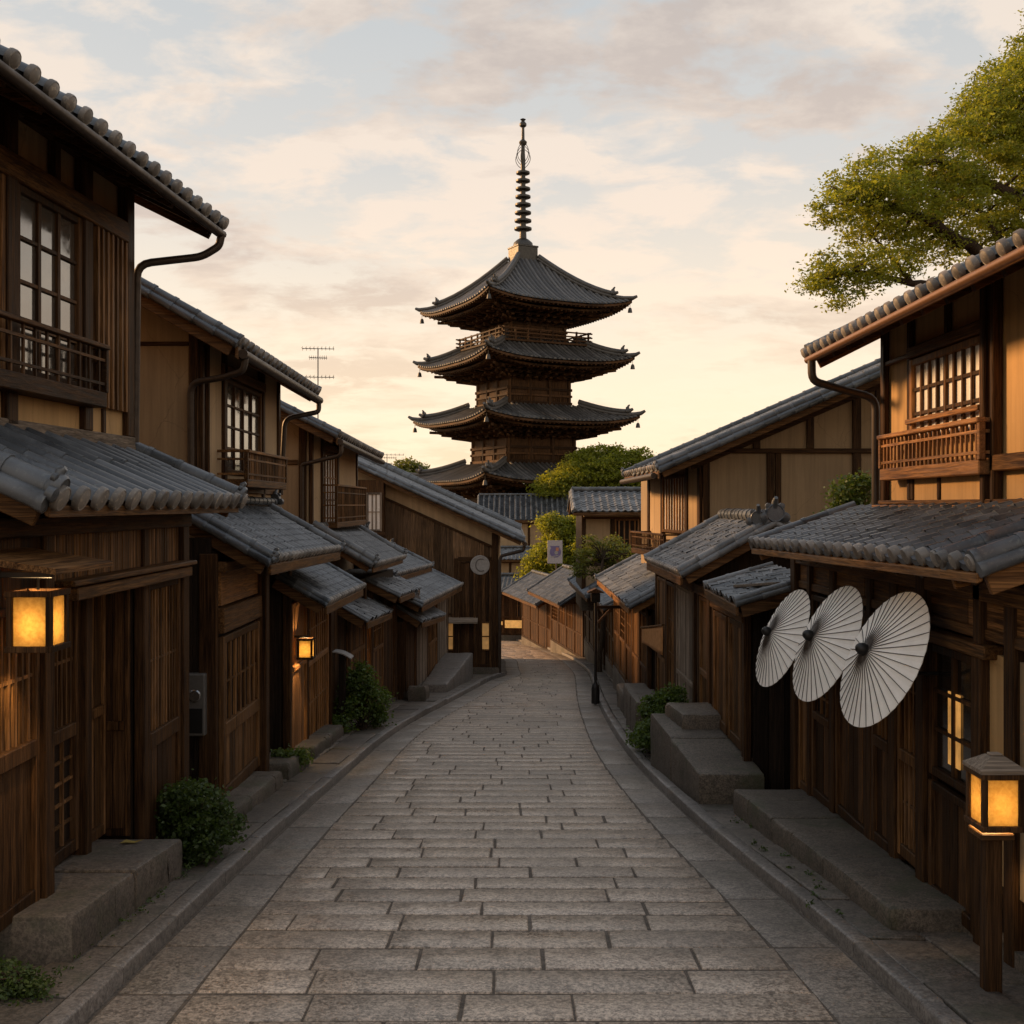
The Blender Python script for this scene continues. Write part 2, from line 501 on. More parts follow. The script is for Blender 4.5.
M['glowdim'] = glow('dim_lit_paper', (1.0, 0.45, 0.12), 0.2)
M['cloth'] = plain('orange_brown_cloth', (0.48, 0.22, 0.07), 0.8)
M['postera'] = plain('poster_pale', (0.42, 0.38, 0.38), 0.5)
M['posterb'] = plain('poster_violet', (0.16, 0.13, 0.26), 0.5)
M['posterc'] = plain('poster_orange', (0.5, 0.2, 0.1), 0.5)
M['dead'] = plain('fallen_leaf', (0.30, 0.22, 0.05), 0.6)
# ------------------------------------------------------------------ roofs
def upn(n): return n if n.z > 0 else -n
def tile_field(A, B, S, w=0.24, course=0.2, style='s', caps=True, seed=1, sag=0.0, thick=0.020, rough=0.0):
    rg = random.Random(seed)
    J = 0.5 + rough
    A, B, S = Vector(A), Vector(B), Vector(S)
    n = upn((B - A).cross(S).normalized())
    L, H = (B - A).length, S.length
    nc, nr = max(1, round(L / w)), max(1, round(H / course))
    mb = MB()
    e, t = (B - A) / L, S / H
    cp = MB()
    w = L / nc; cl = H / nr
    def P(a, b, h):
        q = a / L - 0.5
        return A + e * a + t * b + n * (h - sag * (1 - 4 * q * q))
    if style == 's':
        ts = (0, .14, .3, .5, .66, .8, .9, 1.0)
        hump = lambda x: w * 0.075 * (1 + math.cos(2 * math.pi * (x - 0.93)) ) ** 1.4
        for i in range(nc):
            for j in range(nr):
                dh, da, tl = J * rg.uniform(-.003, .004), 0.4 * J * rg.uniform(-.003, .003), J * rg.uniform(-.006, .006)
                lo = [P(i * w + x * w + da, j * cl - 0.012 + tl, hump(x) + thick + dh) for x in ts]
                hi = [P(i * w + x * w + da, (j + 1) * cl + 0.02, hump(x) + 0.006) for x in ts]
                bt = [P(i * w + x * w + da, j * cl - 0.012 + tl, hump(x) + dh - (0.02 if j == 0 else 0.0)) for x in ts]
                m = len(ts)
                fs = [(k, k + 1, m + k + 1, m + k) for k in range(m - 1)] + [(2 * m + k, 2 * m + k + 1, k + 1, k) for k in range(m - 1)]
                mb.add(lo + hi + bt, fs)
        if caps:
            for i in range(nc + 1):
                a = min(max((i - 0.07) * w, 0.02), L)
                c = P(a, 0.02, w * 0.20)
                r = w * 0.24
                cp.lathe(c, ((r, 0), (r, 0.04), (r * .90, 0.050), (r * .84, 0.050), (r * .5, 0.058), (0.001, 0.06)), 12, -t * 0.97 - n * 0.05)
    else:
        r = w * 0.235
        n_pan = 0
        for i in range(nc):
            for j in range(nr):
                dh = rg.uniform(-.003, .003)
                mb.add([P((i + .0) * w, j * cl, .03 + dh), P((i + .5) * w, j * cl, .012 + dh), P((i + 1) * w, j * cl, .03 + dh),
                        P((i + .0) * w, (j + 1) * cl + .02, .012), P((i + .5) * w, (j + 1) * cl + .02, -.006), P((i + 1) * w, (j + 1) * cl + .02, .012),
                        P((i + .0) * w, j * cl, .0), P((i + .5) * w, j * cl, -.018), P((i + 1) * w, j * cl, .0)],
                       ((0, 1, 4, 3), (1, 2, 5, 4), (6, 7, 1, 0), (7, 8, 2, 1)))
        na = 9
        for i in range(nc + 1):
            for j in range(nr):
                dh, da = rg.uniform(-.004, .004), rg.uniform(-.005, .005)
                a0 = i * w + da
                ra, rb = r * rg.uniform(1.0, 1.03), r * 0.97
                b0, b1 = j * cl - (0.03 if j == 0 else 0.008), (j + 1) * cl + 0.01
                lo = [P(a0 + math.cos(math.pi * k / (na - 1)) * ra, b0, .02 + math.sin(math.pi * k / (na - 1)) * ra * 1.1 + dh) for k in range(na)]
                hi = [P(a0 + math.cos(math.pi * k / (na - 1)) * rb, b1, .015 + math.sin(math.pi * k / (na - 1)) * rb * 1.1) for k in range(na)]
                mb.add(lo + hi, [(k, k + 1, na + k + 1, na + k) for k in range(na - 1)] + [tuple(range(na))])
            if caps:
                c = P(i * w, -0.03, .02 + r * .30)
                R_ = r * 1.1
                cp.lathe(c, ((R_, 0), (R_, 0.03), (R_ * .90, 0.038), (R_ * .82, 0.036), (R_ * .5, 0.046), (0.001, 0.048)), 14, -t)
    return mb, n, cp

def roll(mb, p0, p1, r=0.07, seg=0.26, n=10, seed=3):
    """run of overlapping cover tiles"""
    rg = random.Random(seed)
    p0, p1 = Vector(p0), Vector(p1)
    L = (p1 - p0).length
    m = max(1, round(L / seg))
    for i in range(m):
        a, b = p0.lerp(p1, i / m), p0.lerp(p1, (i + 1.06) / m)
        j = Vector((rg.uniform(-1, 1), rg.uniform(-1, 1), rg.uniform(-1, 1))) * r * 0.05
        mb.tube([a + j, a.lerp(b, 0.14) + j, a.lerp(b, 0.16) + j, b + j], [r * 1.07, r * 1.07, r * .97, r * .93], n)
def ornament(mb, p, d, s=0.2):
    """end ornament of a ridge: a disc with curls either side and a knob above"""
    p, d = Vector(p), Vector(d).normalized()
    side = d.cross(Vector((0, 0, 1))).normalized()
    mb.lathe(p, ((s * .5, -s * .35), (s * .52, 0.0), (s * .44, s * .10), (s * .40, s * .06), (.001, s * .06)), 14, d)
    for k in (-1, 1):
        mb.lathe(p + side * k * s * .52 - Vector((0, 0, s * .22)), ((s * .05, -s * .3), (s * .27, -s * .25), (s * .27, s * .02), (s * .12, s * .1), (.001, s * .1)), 10, d)
        mb.lathe(p + side * k * s * .34 + Vector((0, 0, s * .36)), ((s * .04, -s * .2), (s * .17, -s * .15), (s * .17, s * .02), (.001, s * .06)), 9, d)
    mb.tube([p + Vector((0, 0, s * .3)) - d * s * .1, p + Vector((0, 0, s * .62)), p + Vector((0, 0, s * .8)) + d * s * .2], [s * .2, s * .17, s * .1], 9)

def slope_roof(parent, A, B, S, w=.24, course=.2, style='s', tile='tile', ends=(1, 1), deck='dark', fascia='mid', ax='y', seed=1, caps=True,
               rafter=0.42, er=0.07, orn=True, name='roof', sag=0.0, back=0.0, fh=0.09):
    """a tiled slope with deck, rafters, eave board and rolls of cover tiles along the sloping edges"""
    A, B, S = Vector(A), Vector(B), Vector(S)
    mb, n, cp = tile_field(A, B, S, w, course, style, caps, seed, sag, rough={'shingle': 1.8, 'tile2': 0.5}.get(tile, 0.2))
    nt = len(mb.f)
    npan = 4 * round(max(1, round((B - A).length / w)) * max(1, round(S.length / course))) if style != 's' else 0
    mb.add(cp.v, cp.f)
    rf = mb.build(name, M[tile], parent, 40)
    rf.data.materials.append(M['cap'])
    rf.data.materials.append(M['pan'])
    mi = [2] * npan + [0] * (nt - npan) + [1] * (len(mb.f) - nt)
    rf.data.polygons.foreach_set('material_index', mi)
    L = (B - A).length
    e = (B - A) / L
    t = S.normalized()
    d = MB()
    def fn(a, b, h): return A + e * a + t * b + n * h
    H = S.length
    d.cbox(fn, (0.0, 0.015, -0.055 - sag), (L, H, -0.022 - sag), 0)
    if rafter:
        m = max(2, round(L / rafter))
        for i in range(m + 1):
            a = 0.03 + (L - 0.06) * i / m
            d.cbox(fn, (a - .028, 0.03, -0.115 - sag), (a + .028, H - 0.02, -0.056 - sag), .004)
    d.build('rafters', M[deck + ('x' if ax == 'y' else 'y')], rf)
    f = MB()
    dn = Vector((0, 0, -1))
    f.cbox(lambda a, b, h: A + e * a + t * (b - 0.02) + Vector((0, 0, 1)) * h, (-0.03, 0, -fh - .03 - sag), (L + .03, .035, -0.018 - sag), .006)
    for k, a in ((0, 0.0), (1, L)):
        if ends[k]:
            g = MB()
            g.cbox(lambda q, b, h: A + e * (a + q) + t * b + n * h, (-0.02, 0.02, -0.15), (0.02, H, -0.02), .005)
            g.build('barge_board', M[fascia + ('x' if ax == 'y' else 'y')], rf)
    f.build('eave_board', M[fascia + ax], rf)
    if any(ends):
        for k, a in ((0, 0.0), (1, L)):
            if ends[k]:
                r = MB()
                roll(r, fn(a, -0.02, er * .9), fn(a, H, er * .9), er, .26, 10, seed + k)
                roll(r, fn(a, -0.02, .0) + e * (-1 if k == 0 else 1) * er * .9, fn(a, H, .0) + e * (-1 if k == 0 else 1) * er * .9, er * .75, .26, 8, seed + 5)
                if orn: ornament(r, fn(a, -0.03, er * 1.1), -t, er * 2.0)
                r.build('verge_tiles', M[tile], rf, 45)
    return rf
def gutter(parent, pts, r=.05, mat='metal', name='gutter'):
    mb = MB(); mb.tube(pts, r, 10)
    return mb.build(name, M[mat], parent, 40)
def pipe(parent, pts, r=.032, name='downpipe', mat='metal'):
    P = [Vector(p) for p in pts]
    out = [P[0]]
    for i in range(1, len(P) - 1):                     # soften corners
        a, b, c = P[i - 1], P[i], P[i + 1]
        k = min(.12, (b - a).length * .4, (c - b).length * .4)
        q0, q1 = b + (a - b).normalized() * k, b + (c - b).normalized() * k
        for s in (0, .25, .5, .75, 1):
            out.append(q0.lerp(b, s).lerp(b.lerp(q1, s), s))
    out.append(P[-1])
    mb = MB(); mb.tube(out, r, 10)
    return mb.build(name, M[mat], parent, 40)

# ------------------------------------------------------------------ facades
def posts(t, F, items, mat='darkz', o0=-.02):
    for a0, a1, z0, z1, o in items:
        mb = MB(); F.box(mb, a0, a1, o0, o, z0, z1, .008)
        mb.build('post', M[mat], t)
def beams(t, F, items, mat='dark', ax='y', o0=-.02, name='beam'):
    for a0, a1, z0, z1, o in items:
        mb = MB(); F.box(mb, a0, a1, o0, o, z0, z1, .008)
        mb.build(name, M[mat + ax], t)
def planks(mb, F, a0, a1, z0, z1, o0, o1, w=.13, bev=.004, seed=2, gap=.004):
    rg = random.Random(seed + int(abs(a0) * 100))
    n = max(1, round((a1 - a0) / w)); s = (a1 - a0) / n
    for i in range(n):
        k = rg.uniform(0, .006)
        F.box(mb, a0 + i * s + gap / 2, a0 + (i + 1) * s - gap / 2, o0, o1 + k, z0, z1, bev)
def bars(mb, F, a0, a1, z0, z1, o0, o1, step=.055, bw=.022):
    n = max(2, round((a1 - a0) / step)); s = (a1 - a0) / n
    for i in range(n):
        c = a0 + (i + .5) * s
        F.box(mb, c - bw / 2, c + bw / 2, o0, o1, z0, z1, 0)
def panel_wall(t, F, a0, a1, z0, z1, mat, o=.012, name='plaster_panel', o0=-.01):
    mb = MB(); F.box(mb, a0, a1, o0, o, z0, z1)
    return mb.build(name, M[mat], t)
def screen(t, F, a0, a1, z0, z1, mid=None, up='lattice', low='planks', mat='dark', ax='y', name='sliding_door', o=.0, st=.055, fr=.05, back='black', step=.055, midh=.07):
    """framed panel: stiles and rails, upper lattice / grid / glass, lower boards"""
    f = MB()
    F.box(f, a0, a0 + fr, o, o + st, z0, z1, .006); F.box(f, a1 - fr, a1, o, o + st, z0, z1, .006)
    F.box(f, a0 + fr, a1 - fr, o, o + st - .003, z1 - fr, z1, .006); F.box(f, a0 + fr, a1 - fr, o, o + st - .003, z0, z0 + fr * 1.7, .006)
    if mid is not None: F.box(f, a0 + fr, a1 - fr, o, o + st + .004, mid - midh / 2, mid + midh / 2, .006)
    p = f.build(name, M[mat + 'z'], t)
    def fill(kind, za, zb, nm):
        b = MB(); F.box(b, a0 + fr * .6, a1 - fr * .6, o - .02, o + .008, za, zb)
        if kind == 'planks':
            q = MB(); planks(q, F, a0 + fr, a1 - fr, za, zb, o + .008, o + .024, .12); q.build(nm + '_boards', M[mat + 'z'], p)
            return
        if kind == 'board':
            q = MB(); F.box(q, a0 + fr, a1 - fr, o + .002, o + .022, za, zb); q.build(nm + '_board', M[mat + 'z'], p); return
        b.build(nm + '_backing', M[back if kind != 'glow' else 'glow'], p)  # near-black backing colours in the shade of the lattice gaps
        q = MB()
        if kind in ('lattice', 'glow'):
            bars(q, F, a0 + fr, a1 - fr, za, zb, o + .009, o + .032, step * 1.2, step * .34)
            hgt = zb - za
            for k in range(1, max(2, int(hgt / .45))):
                z = za + hgt * k / max(2, int(hgt / .45)); F.box(q, a0 + fr, a1 - fr, o + .009, o + .030, z - .01, z + .01)
        else:
            nx = max(2, round((a1 - a0 - 2 * fr) / .16)); nz = max(2, round((zb - za) / .14))
            for k in range(1, nx):
                a = a0 + fr + (a1 - a0 - 2 * fr) * k / nx; F.box(q, a - .009, a + .009, o + .009, o + .032, za, zb)
            for k in range(1, nz):
                z = za + (zb - za) * k / nz; F.box(q, a0 + fr, a1 - fr, o + .009, o + .028, z - .009, z + .009)
        q.build(nm + '_lattice', M[{'dark': 'mid'}.get(mat, mat) + 'z'], p)  # bars of dark frames take a lighter timber, their lit edges by colour
    lo = z0 + fr * 1.7
    if mid is None: fill(up, lo, z1 - fr, 'panel')
    else:
        fill(up, mid + midh / 2, z1 - fr, 'upper'); fill(low, lo, mid - midh / 2, 'lower')
    return p
def window(t, F, a0, a1, z0, z1, nx=3, nz=4, mat='mid', pane='glass', o=.01, st=.05, fr=.055, bw=.024, back=None, sash=2, name='window', barmat=None):
    f = MB()
    F.box(f, a0, a0 + fr, o, o + st, z0, z1, .006); F.box(f, a1 - fr, a1, o, o + st, z0, z1, .006)
    F.box(f, a0 + fr, a1 - fr, o, o + st - .003, z1 - fr, z1, .006); F.box(f, a0 + fr, a1 - fr, o, o + st - .003, z0, z0 + fr, .006)
    w = f.build(name, M[mat + 'z'], t)
    g = MB(); F.box(g, a0 + fr * .7, a1 - fr * .7, o + .003, o + .012, z0 + fr * .7, z1 - fr * .7); g.build('pane', M[pane], w)
    q = MB()
    for k in range(1, nx):
        a = a0 + fr + (a1 - a0 - 2 * fr) * k / nx
        b = bw * (1.7 if sash and k % max(1, nx // sash) == 0 else 1)
        F.box(q, a - b / 2, a + b / 2, o + .012, o + .036, z0 + fr, z1 - fr)
    for k in range(1, nz):
        z = z0 + fr + (z1 - z0 - 2 * fr) * k / nz; F.box(q, a0 + fr, a1 - fr, o + .012, o + .033, z - bw / 2, z + bw / 2)
    q.build('glazing_bars', M[(barmat or mat) + 'z'], w)
    return w
def railing(t, F, a0, a1, z0, z1, o, mat='mid', ax='y', step=.09, rails=2, base=.1, bw=.02, name='balcony'):
    """box balcony standing out from the wall: sill beam, rails and balusters on three sides"""
    mb = MB()
    F.box(mb, a0, a1, 0, o, z0, z0 + base, .008)
    F.box(mb, a0 - .02, a1 + .02, o - .045, o + .02, z1 - .035, z1, .006)
    for a in (a0, a1): F.box(mb, a - .022, a + .022, o - .04, o + .004, z0 + base, z1 - .035, .004)
    for a in (a0, a1): F.box(mb, a - .018, a + .018, 0, o - .045, z1 - .033, z1 - .003, .004)
    for k in range(rails):
        z = z0 + base + (z1 - z0 - base) * (k + .35) / rails
        F.box(mb, a0 + .022, a1 - .022, o - .03, o - .006, z - .011, z + .011)
        for a in (a0, a1): F.box(mb, a - .009, a + .009, 0, o - .04, z - .011, z + .011)
    b = mb.build(name, M[mat + ax], t)
    q = MB(); bars(q, F, a0 + .03, a1 - .03, z0 + base, z1 - .035, o - .028, o - .010, step, bw)
    q.build('baluster', M[mat + 'z'], b)
    return b
def bodybox(t, F, a0, a1, depth, z0, z1, mat, o=-.03, name='wall'):
    mb = MB(); F.box(mb, a0, a1, -depth, o, z0, z1)
    return mb.build(name, M[mat], t)
def gable_body(t, F, a0, a1, half, z0, ze, slope, mat, o=-.03, name='upper_wall'):
    """body whose roof ridge runs along a: front wall at o, back wall at -2*half"""
    mb = MB()
    zr_ = ze + slope * half
    poly = [F(a0, o, z0), F(a0, o, ze + slope * -o), F(a0, -half, zr_), F(a0, -2 * half, ze), F(a0, -2 * half, z0)]
    mb.prism(poly, F.a * (a1 - a0))
    return mb.build(name, M[mat], t)
def plinth(t, F, a0, a1, z0a, z0b, za, zb, o=.03, d=.3, mat='stone', name='plinth'):
    mb = MB()
    mb.prism([F(a0, o, z0a), F(a0, o, za), F(a1, o, zb), F(a1, o, z0b)], -F.o * d)
    return mb.build(name, M[mat], t)
# ------------------------------------------------------------------ ground, road, kerbs, pavements
KL = [(0, -2.1), (5.6, -2.1), (9.4, -2.1), (12.9, -2.0), (16.4, -1.93), (19.3, -1.69), (23.5, -1.18), (29.3, -.56), (31, -.12), (33, -.22), (41, -.25), (44, -1.6), (47, -4.5), (61, -7)]
KR = [(0, 2.1), (5.5, 2.03), (7, 1.95), (8.3, 1.85), (10, 1.72), (13.5, 1.58), (16.6, 1.58), (22.6, 1.76), (28, 2.05), (32.3, 2.25), (39, 2.2), (44, 1.9), (49, 1.47), (54, .9), (59, .16), (61, -.6)]
def smooth(poly, n=1):
    p = [Vector((x, y)) for y, x in poly]
    for _ in range(n):
        q = [p[0]]
        for a, b in zip(p, p[1:]): q += [a.lerp(b, .25), a.lerp(b, .75)]
        q.append(p[-1]); p = q
    return p
KLs, KRs = smooth(KL, 2), smooth(KR, 2)
def xat(poly, y):
    for a, b in zip(poly, poly[1:]):
        if a.y <= y <= b.y: return a.x + (b.x - a.x) * (y - a.y) / max(1e-6, b.y - a.y)
    return poly[0].x if y < poly[0].y else poly[-1].x
def sheet(name, mat, ys, xs, dz):
    mb = MB()
    for i in range(len(ys) - 1):
        for j in range(len(xs) - 1):
            f = lambda x, y: (x, y, zr(y) + dz)
            mb.quad(f(xs[j], ys[i]), f(xs[j + 1], ys[i]), f(xs[j + 1], ys[i + 1]), f(xs[j], ys[i + 1]))
    return structure(mb.build(name, mat))
sheet('ground', M['earth'], [-40, -10, 0, 10, 20, 30, 40, 50, 60, 150, 600, 2500], [-1500, -300, -60, -20, -8, 0, 8, 20, 60, 300, 1500], -0.06)
sheet('road_bed', M['joint'], [-6, 0, 10, 20, 30, 40, 50, 60, 66], [-9, -2.2, 0, 2.2, 3.2], -0.009)

def stone(mb, c, dz, gap=.007, gapy=None, bev=.012, depth=.05, rg=rnd, tilt=.003):
    """a paving stone with rounded edges from four corners in plan"""
    m = Vector((sum(p[0] for p in c) / 4, sum(p[1] for p in c) / 4))
    tz = [rg.uniform(-tilt, tilt) for _ in range(4)]
    def ring(inset, z):
        out = []
        for p, t in zip(c, tz):
            d = m - Vector(p[:2])
            k = inset
            q = Vector(p[:2]) + Vector((math.copysign(k, d.x), math.copysign(k + ((gapy - gap) if gapy else 0), d.y)))
            out.append((q.x, q.y, zr(q.y) + dz + z + t))
        return out
    r0, r1, r2, r3 = ring(gap + bev, 0), ring(gap + bev * .35, -bev * .35), ring(gap, -bev), ring(gap, -depth)
    vs = r0 + r1 + r2 + r3
    fs = [(0, 1, 2, 3)]
    for k in range(3):
        for i in range(4): fs.append((k * 4 + i, k * 4 + (i + 1) % 4, k * 4 + 4 + (i + 1) % 4, k * 4 + 4 + i))
    mb.add(vs, fs)
rg = random.Random(21)
mb = MB()
y = 1.6
STRIP = .42
while y < 60:
    h = rg.uniform(.31, .39)
    sl = rg.uniform(-.03, .03)
    xa, xb = xat(KLs, y + h / 2) + STRIP, xat(KRs, y + h / 2) - STRIP
    x = xa
    first = True
    while x < xb - .05:
        w = rg.uniform(.5, 1.12) * (rg.uniform(.3, 1) if first else 1)
        first = False
        if xb - (x + w) < .35: w = xb - x
        dy0, dy1 = sl * x * .25, sl * x * .25
        j = lambda: rg.uniform(-.006, .006)
        stone(mb, ((x + j(), y + dy0), (x + w + j(), y + dy0 + sl * w * .25), (x + w + j(), y + h + dy1 + sl * w * .25), (x + j(), y + h + dy1)), rg.uniform(-.004, .003), .006 + rg.uniform(0, .004), .010 + rg.uniform(0, .003), .010, rg=rg)
        x += w
    y += h
structure(mb.build('road', M['road'], None, 50))
mb = MB()
for poly, sgn in ((KLs, 1), (KRs, -1)):
    y = 1.6
    while y < 59:
        h = rg.uniform(.7, 1.3)
        a, b = xat(poly, y), xat(poly, y + h)
        xs = sorted((a + sgn * .01, a + sgn * STRIP)); xe = sorted((b + sgn * .01, b + sgn * STRIP))
        stone(mb, ((xs[0], y), (xs[1], y), (xe[1], y + h), (xe[0], y + h)), rg.uniform(-.006, .0), .009, None, .011, rg=rg)
        y += h
structure(mb.build('road_border', M['strip'], None, 50))
for poly, sgn, side in ((KLs, -1, 'l'), (KRs, 1, 'r')):
    mb = MB(); y = 1.6
    ymax = 31 if side == 'l' else 59
    while y < ymax:
        h = min(rg.uniform(.8, 1.25), ymax - y + .01)
        a, b = xat(poly, y), xat(poly, y + h)
        w = .13
        xs = sorted((a, a + sgn * w)); xe = sorted((b, b + sgn * w))
        stone(mb, ((xs[0], y), (xs[1], y), (xe[1], y + h), (xe[0], y + h)), .085 + rg.uniform(-.006, .006), .004, None, .018, .16, rg)
        y += h
    structure(mb.build('kerb', M['kerb'], None, 50))
    mb = MB(); y = 1.6
    while y < (31 if side == 'l' else 58):
        h = rg.uniform(.55, 1.0)
        a, b = xat(poly, y) + sgn * .14, xat(poly, y + h) + sgn * .14
        outer = 3.2 if side == 'r' or y < 16 else 3.3
        if y > 34: outer = xat(poly, y) + 1.4
        k = 0; w = rg.uniform(.42, .62)
        edge = abs(a) if side == 'l' else a
        a0, b0 = a, b
        n = 3
        for q in range(n):
            wa = (sgn * outer - a) / n; wb = (sgn * outer - b) / n
            jj = rg.uniform(-.05, .05)
            xs = sorted((a + wa * q, a + wa * (q + 1))); xe = sorted((b + wb * q, b + wb * (q + 1)))
            if abs(wa) > .05:
                stone(mb, ((xs[0], y + jj), (xs[1], y + jj), (xe[1], y + h + jj * .5), (xe[0], y + h + jj * .5)), .065 + rg.uniform(-.015, .012), .007, None, .014, .12, rg, .006)
        y += h
    structure(mb.build('pavement', M['slab'], None, 50))

def block(name, label, cat, y0, y1, xa0, xa1, xb0, xb1, za, zb, mat='stone', group=None, bev=.035, rough=.012, seed=1, zbot=-.05, seg=1.15):
    """stone block or step between x limits (xa at y0, xb at y1), top at za / zb, cut into slabs with worn edges"""
    rg = random.Random(seed)
    mb = MB()
    cuts = [0.0]
    while (1 - cuts[-1]) * (y1 - y0) > seg * 1.5: cuts.append(cuts[-1] + seg * rg.uniform(.75, 1.25) / (y1 - y0))
    cuts.append(1.0)
    for c0, c1 in zip(cuts, cuts[1:]):
        g = .006 / (y1 - y0)
        u0, u1 = c0 + (g if c0 > 0 else 0), c1 - (g if c1 < 1 else 0)
        ns = max(4, int((u1 - u0) * (y1 - y0) / .10))
        tilt, off, xo = rg.uniform(-.006, .006), rg.uniform(-.010, .006), rg.uniform(-.012, .012)
        rows = []
        tv = [0] + [bev / ((u1 - u0) * (y1 - y0)) * q for q in (.3, 1.0)] + [i / ns for i in range(1, ns)]
        tv = sorted(set([t for t in tv if t < .5] + [1 - t for t in tv if t <= .5] + [t for t in tv if t >= .5]))
        for t in tv:
            u = u0 + (u1 - u0) * t
            y = y0 + (y1 - y0) * u
            edge = min(t, 1 - t) * (u1 - u0) * (y1 - y0) / bev
            inn = bev * (1 - math.sqrt(max(0, 1 - (1 - min(1, edge)) ** 2)))
            l, r = xa0 + (xb0 - xa0) * u + (xo if xa0 > 0 else 0), xa1 + (xb1 - xa1) * u + (xo if xa0 < 0 else 0)
            zt = za + (zb - za) * u + off + tilt * (t - .5) * 2
            e = bev * rg.uniform(.6, 1.7)
            j = lambda: rg.uniform(-rough, rough)
            zf = zr(y) + zbot
            pts = [(l + j() * .6, zf)] + [(l + j(), zf + (zt - e - zf) * q) for q in (.35, .7)] + [(l + j() * .5, zt - e - inn), (l + e * .3, zt - e * .3 - inn), (l + e, zt - inn)]
            pts += [(l + (r - l) * q, zt - inn + j() * .35 - .004 * math.sin(math.pi * q)) for q in (.3, .5, .7)]
            pts += [(r - e, zt - inn), (r - e * .3, zt - e * .3 - inn), (r + j() * .5, zt - e - inn)] + [(r + j(), zf + (zt - e - zf) * q) for q in (.7, .35)] + [(r + j() * .6, zf)]
            rows.append([(x, y, z) for x, z in pts])
        m = len(rows[0])
        fs = [(i * m + k, i * m + k + 1, (i + 1) * m + k + 1, (i + 1) * m + k) for i in range(len(rows) - 1) for k in range(m - 1)]
        fs.append(tuple(range(m))); fs.append(tuple((len(rows) - 1) * m + k for k in range(m))[::-1])
        mb.add([p for r_ in rows for p in r_], fs)
    o = mb.build(name, M[mat], None, 40)
    tag(o, label, cat, group)
    return rebase(o, ((xa0 + xa1) / 2, (y0 + y1) / 2, zr((y0 + y1) / 2)))

# ------------------------------------------------------------------ lamps
def lantern_box(parent, c, w, h, frame='dark', watts=6, cap=True, hood=0.0):
    """four-sided paper lantern: corner posts, rims, panes, roof and a lamp within"""
    c = Vector(c)
    f = MB()
    p = w * .075
    for i in (-1, 1):
        for j in (-1, 1):
            f.box(c.x + i * w / 2 - p / 1.0, c.x + i * w / 2 + p / 1.0, c.y + j * w / 2 - p / 1.0, c.y + j * w / 2 + p / 1.0, c.z - h / 2, c.z + h / 2, .003)
    for z0, z1, g in ((-h / 2 - p * 1.2, -h / 2 + p * .9, 1.14), (h / 2 - p * .9, h / 2 + p * 1.2, 1.14)):
        a = w / 2 * g
        for i in (-1, 1):
            f.box(c.x + i * (a - p), c.x + i * (a + p * .6), c.y - a - p * .6, c.y + a + p * .6, c.z + z0, c.z + z1, .003)
            f.box(c.x - a + p, c.x + a - p, c.y + i * (a - p), c.y + i * (a + p * .6), c.z + z0, c.z + z1, .003)
    fr = f.build('lantern_frame', M[frame + 'z'], parent)
    for i in (-1, 1):
        q = MB(); q.box(c.x + i * (w / 2 - p * .2), c.x + i * (w / 2 - p * .2) + .003, c.y - w / 2 + p, c.y + w / 2 - p, c.z - h / 2 + p * .8, c.z + h / 2 - p * .8)
        q.build('pane', M['lamp'], fr)
        q = MB(); q.box(c.x - w / 2 + p, c.x + w / 2 - p, c.y + i * (w / 2 - p * .2), c.y + i * (w / 2 - p * .2) + .003, c.z - h / 2 + p * .8, c.z + h / 2 - p * .8)
        q.build('pane', M['lamp'], fr)
    if cap:
        r = MB()
        a, b = w * .5 * 1.28, w * .2
        z0, z1 = c.z + h / 2 + p * 1.2, c.z + h / 2 + p * 1.2 + w * .40
        P = [(c.x - a, c.y - a, z0), (c.x + a, c.y - a, z0), (c.x + a, c.y + a, z0), (c.x - a, c.y + a, z0),
             (c.x - a, c.y - a, z0 + .018), (c.x + a, c.y - a, z0 + .018), (c.x + a, c.y + a, z0 + .018), (c.x - a, c.y + a, z0 + .018),
             (c.x - b, c.y - b, z1), (c.x + b, c.y - b, z1), (c.x + b, c.y + b, z1), (c.x - b, c.y + b, z1)]
        r.add(P, ((3, 2, 1, 0), (0, 1, 5, 4), (1, 2, 6, 5), (2, 3, 7, 6), (3, 0, 4, 7), (4, 5, 9, 8), (5, 6, 10, 9), (6, 7, 11, 10), (7, 4, 8, 11), (8, 9, 10, 11)))
        r.box(c.x - b * .8, c.x + b * .8, c.y - b * .8, c.y + b * .8, z1, z1 + w * .06, .003)
        r.build('lantern_roof', M['grey' + 'x'], parent)
    ld = bpy.data.lights.new('lamp_bulb', 'POINT')
    ld.energy = watts; ld.color = (1.0, 0.66, 0.31); ld.shadow_soft_size = w * .12
    lo = bpy.data.objects.new('lamp_bulb', ld); COL.objects.link(lo)
    lo.parent = parent; lo.location = c - ORG[parent.name] - Vector((0, 0, h * .08))
    return fr

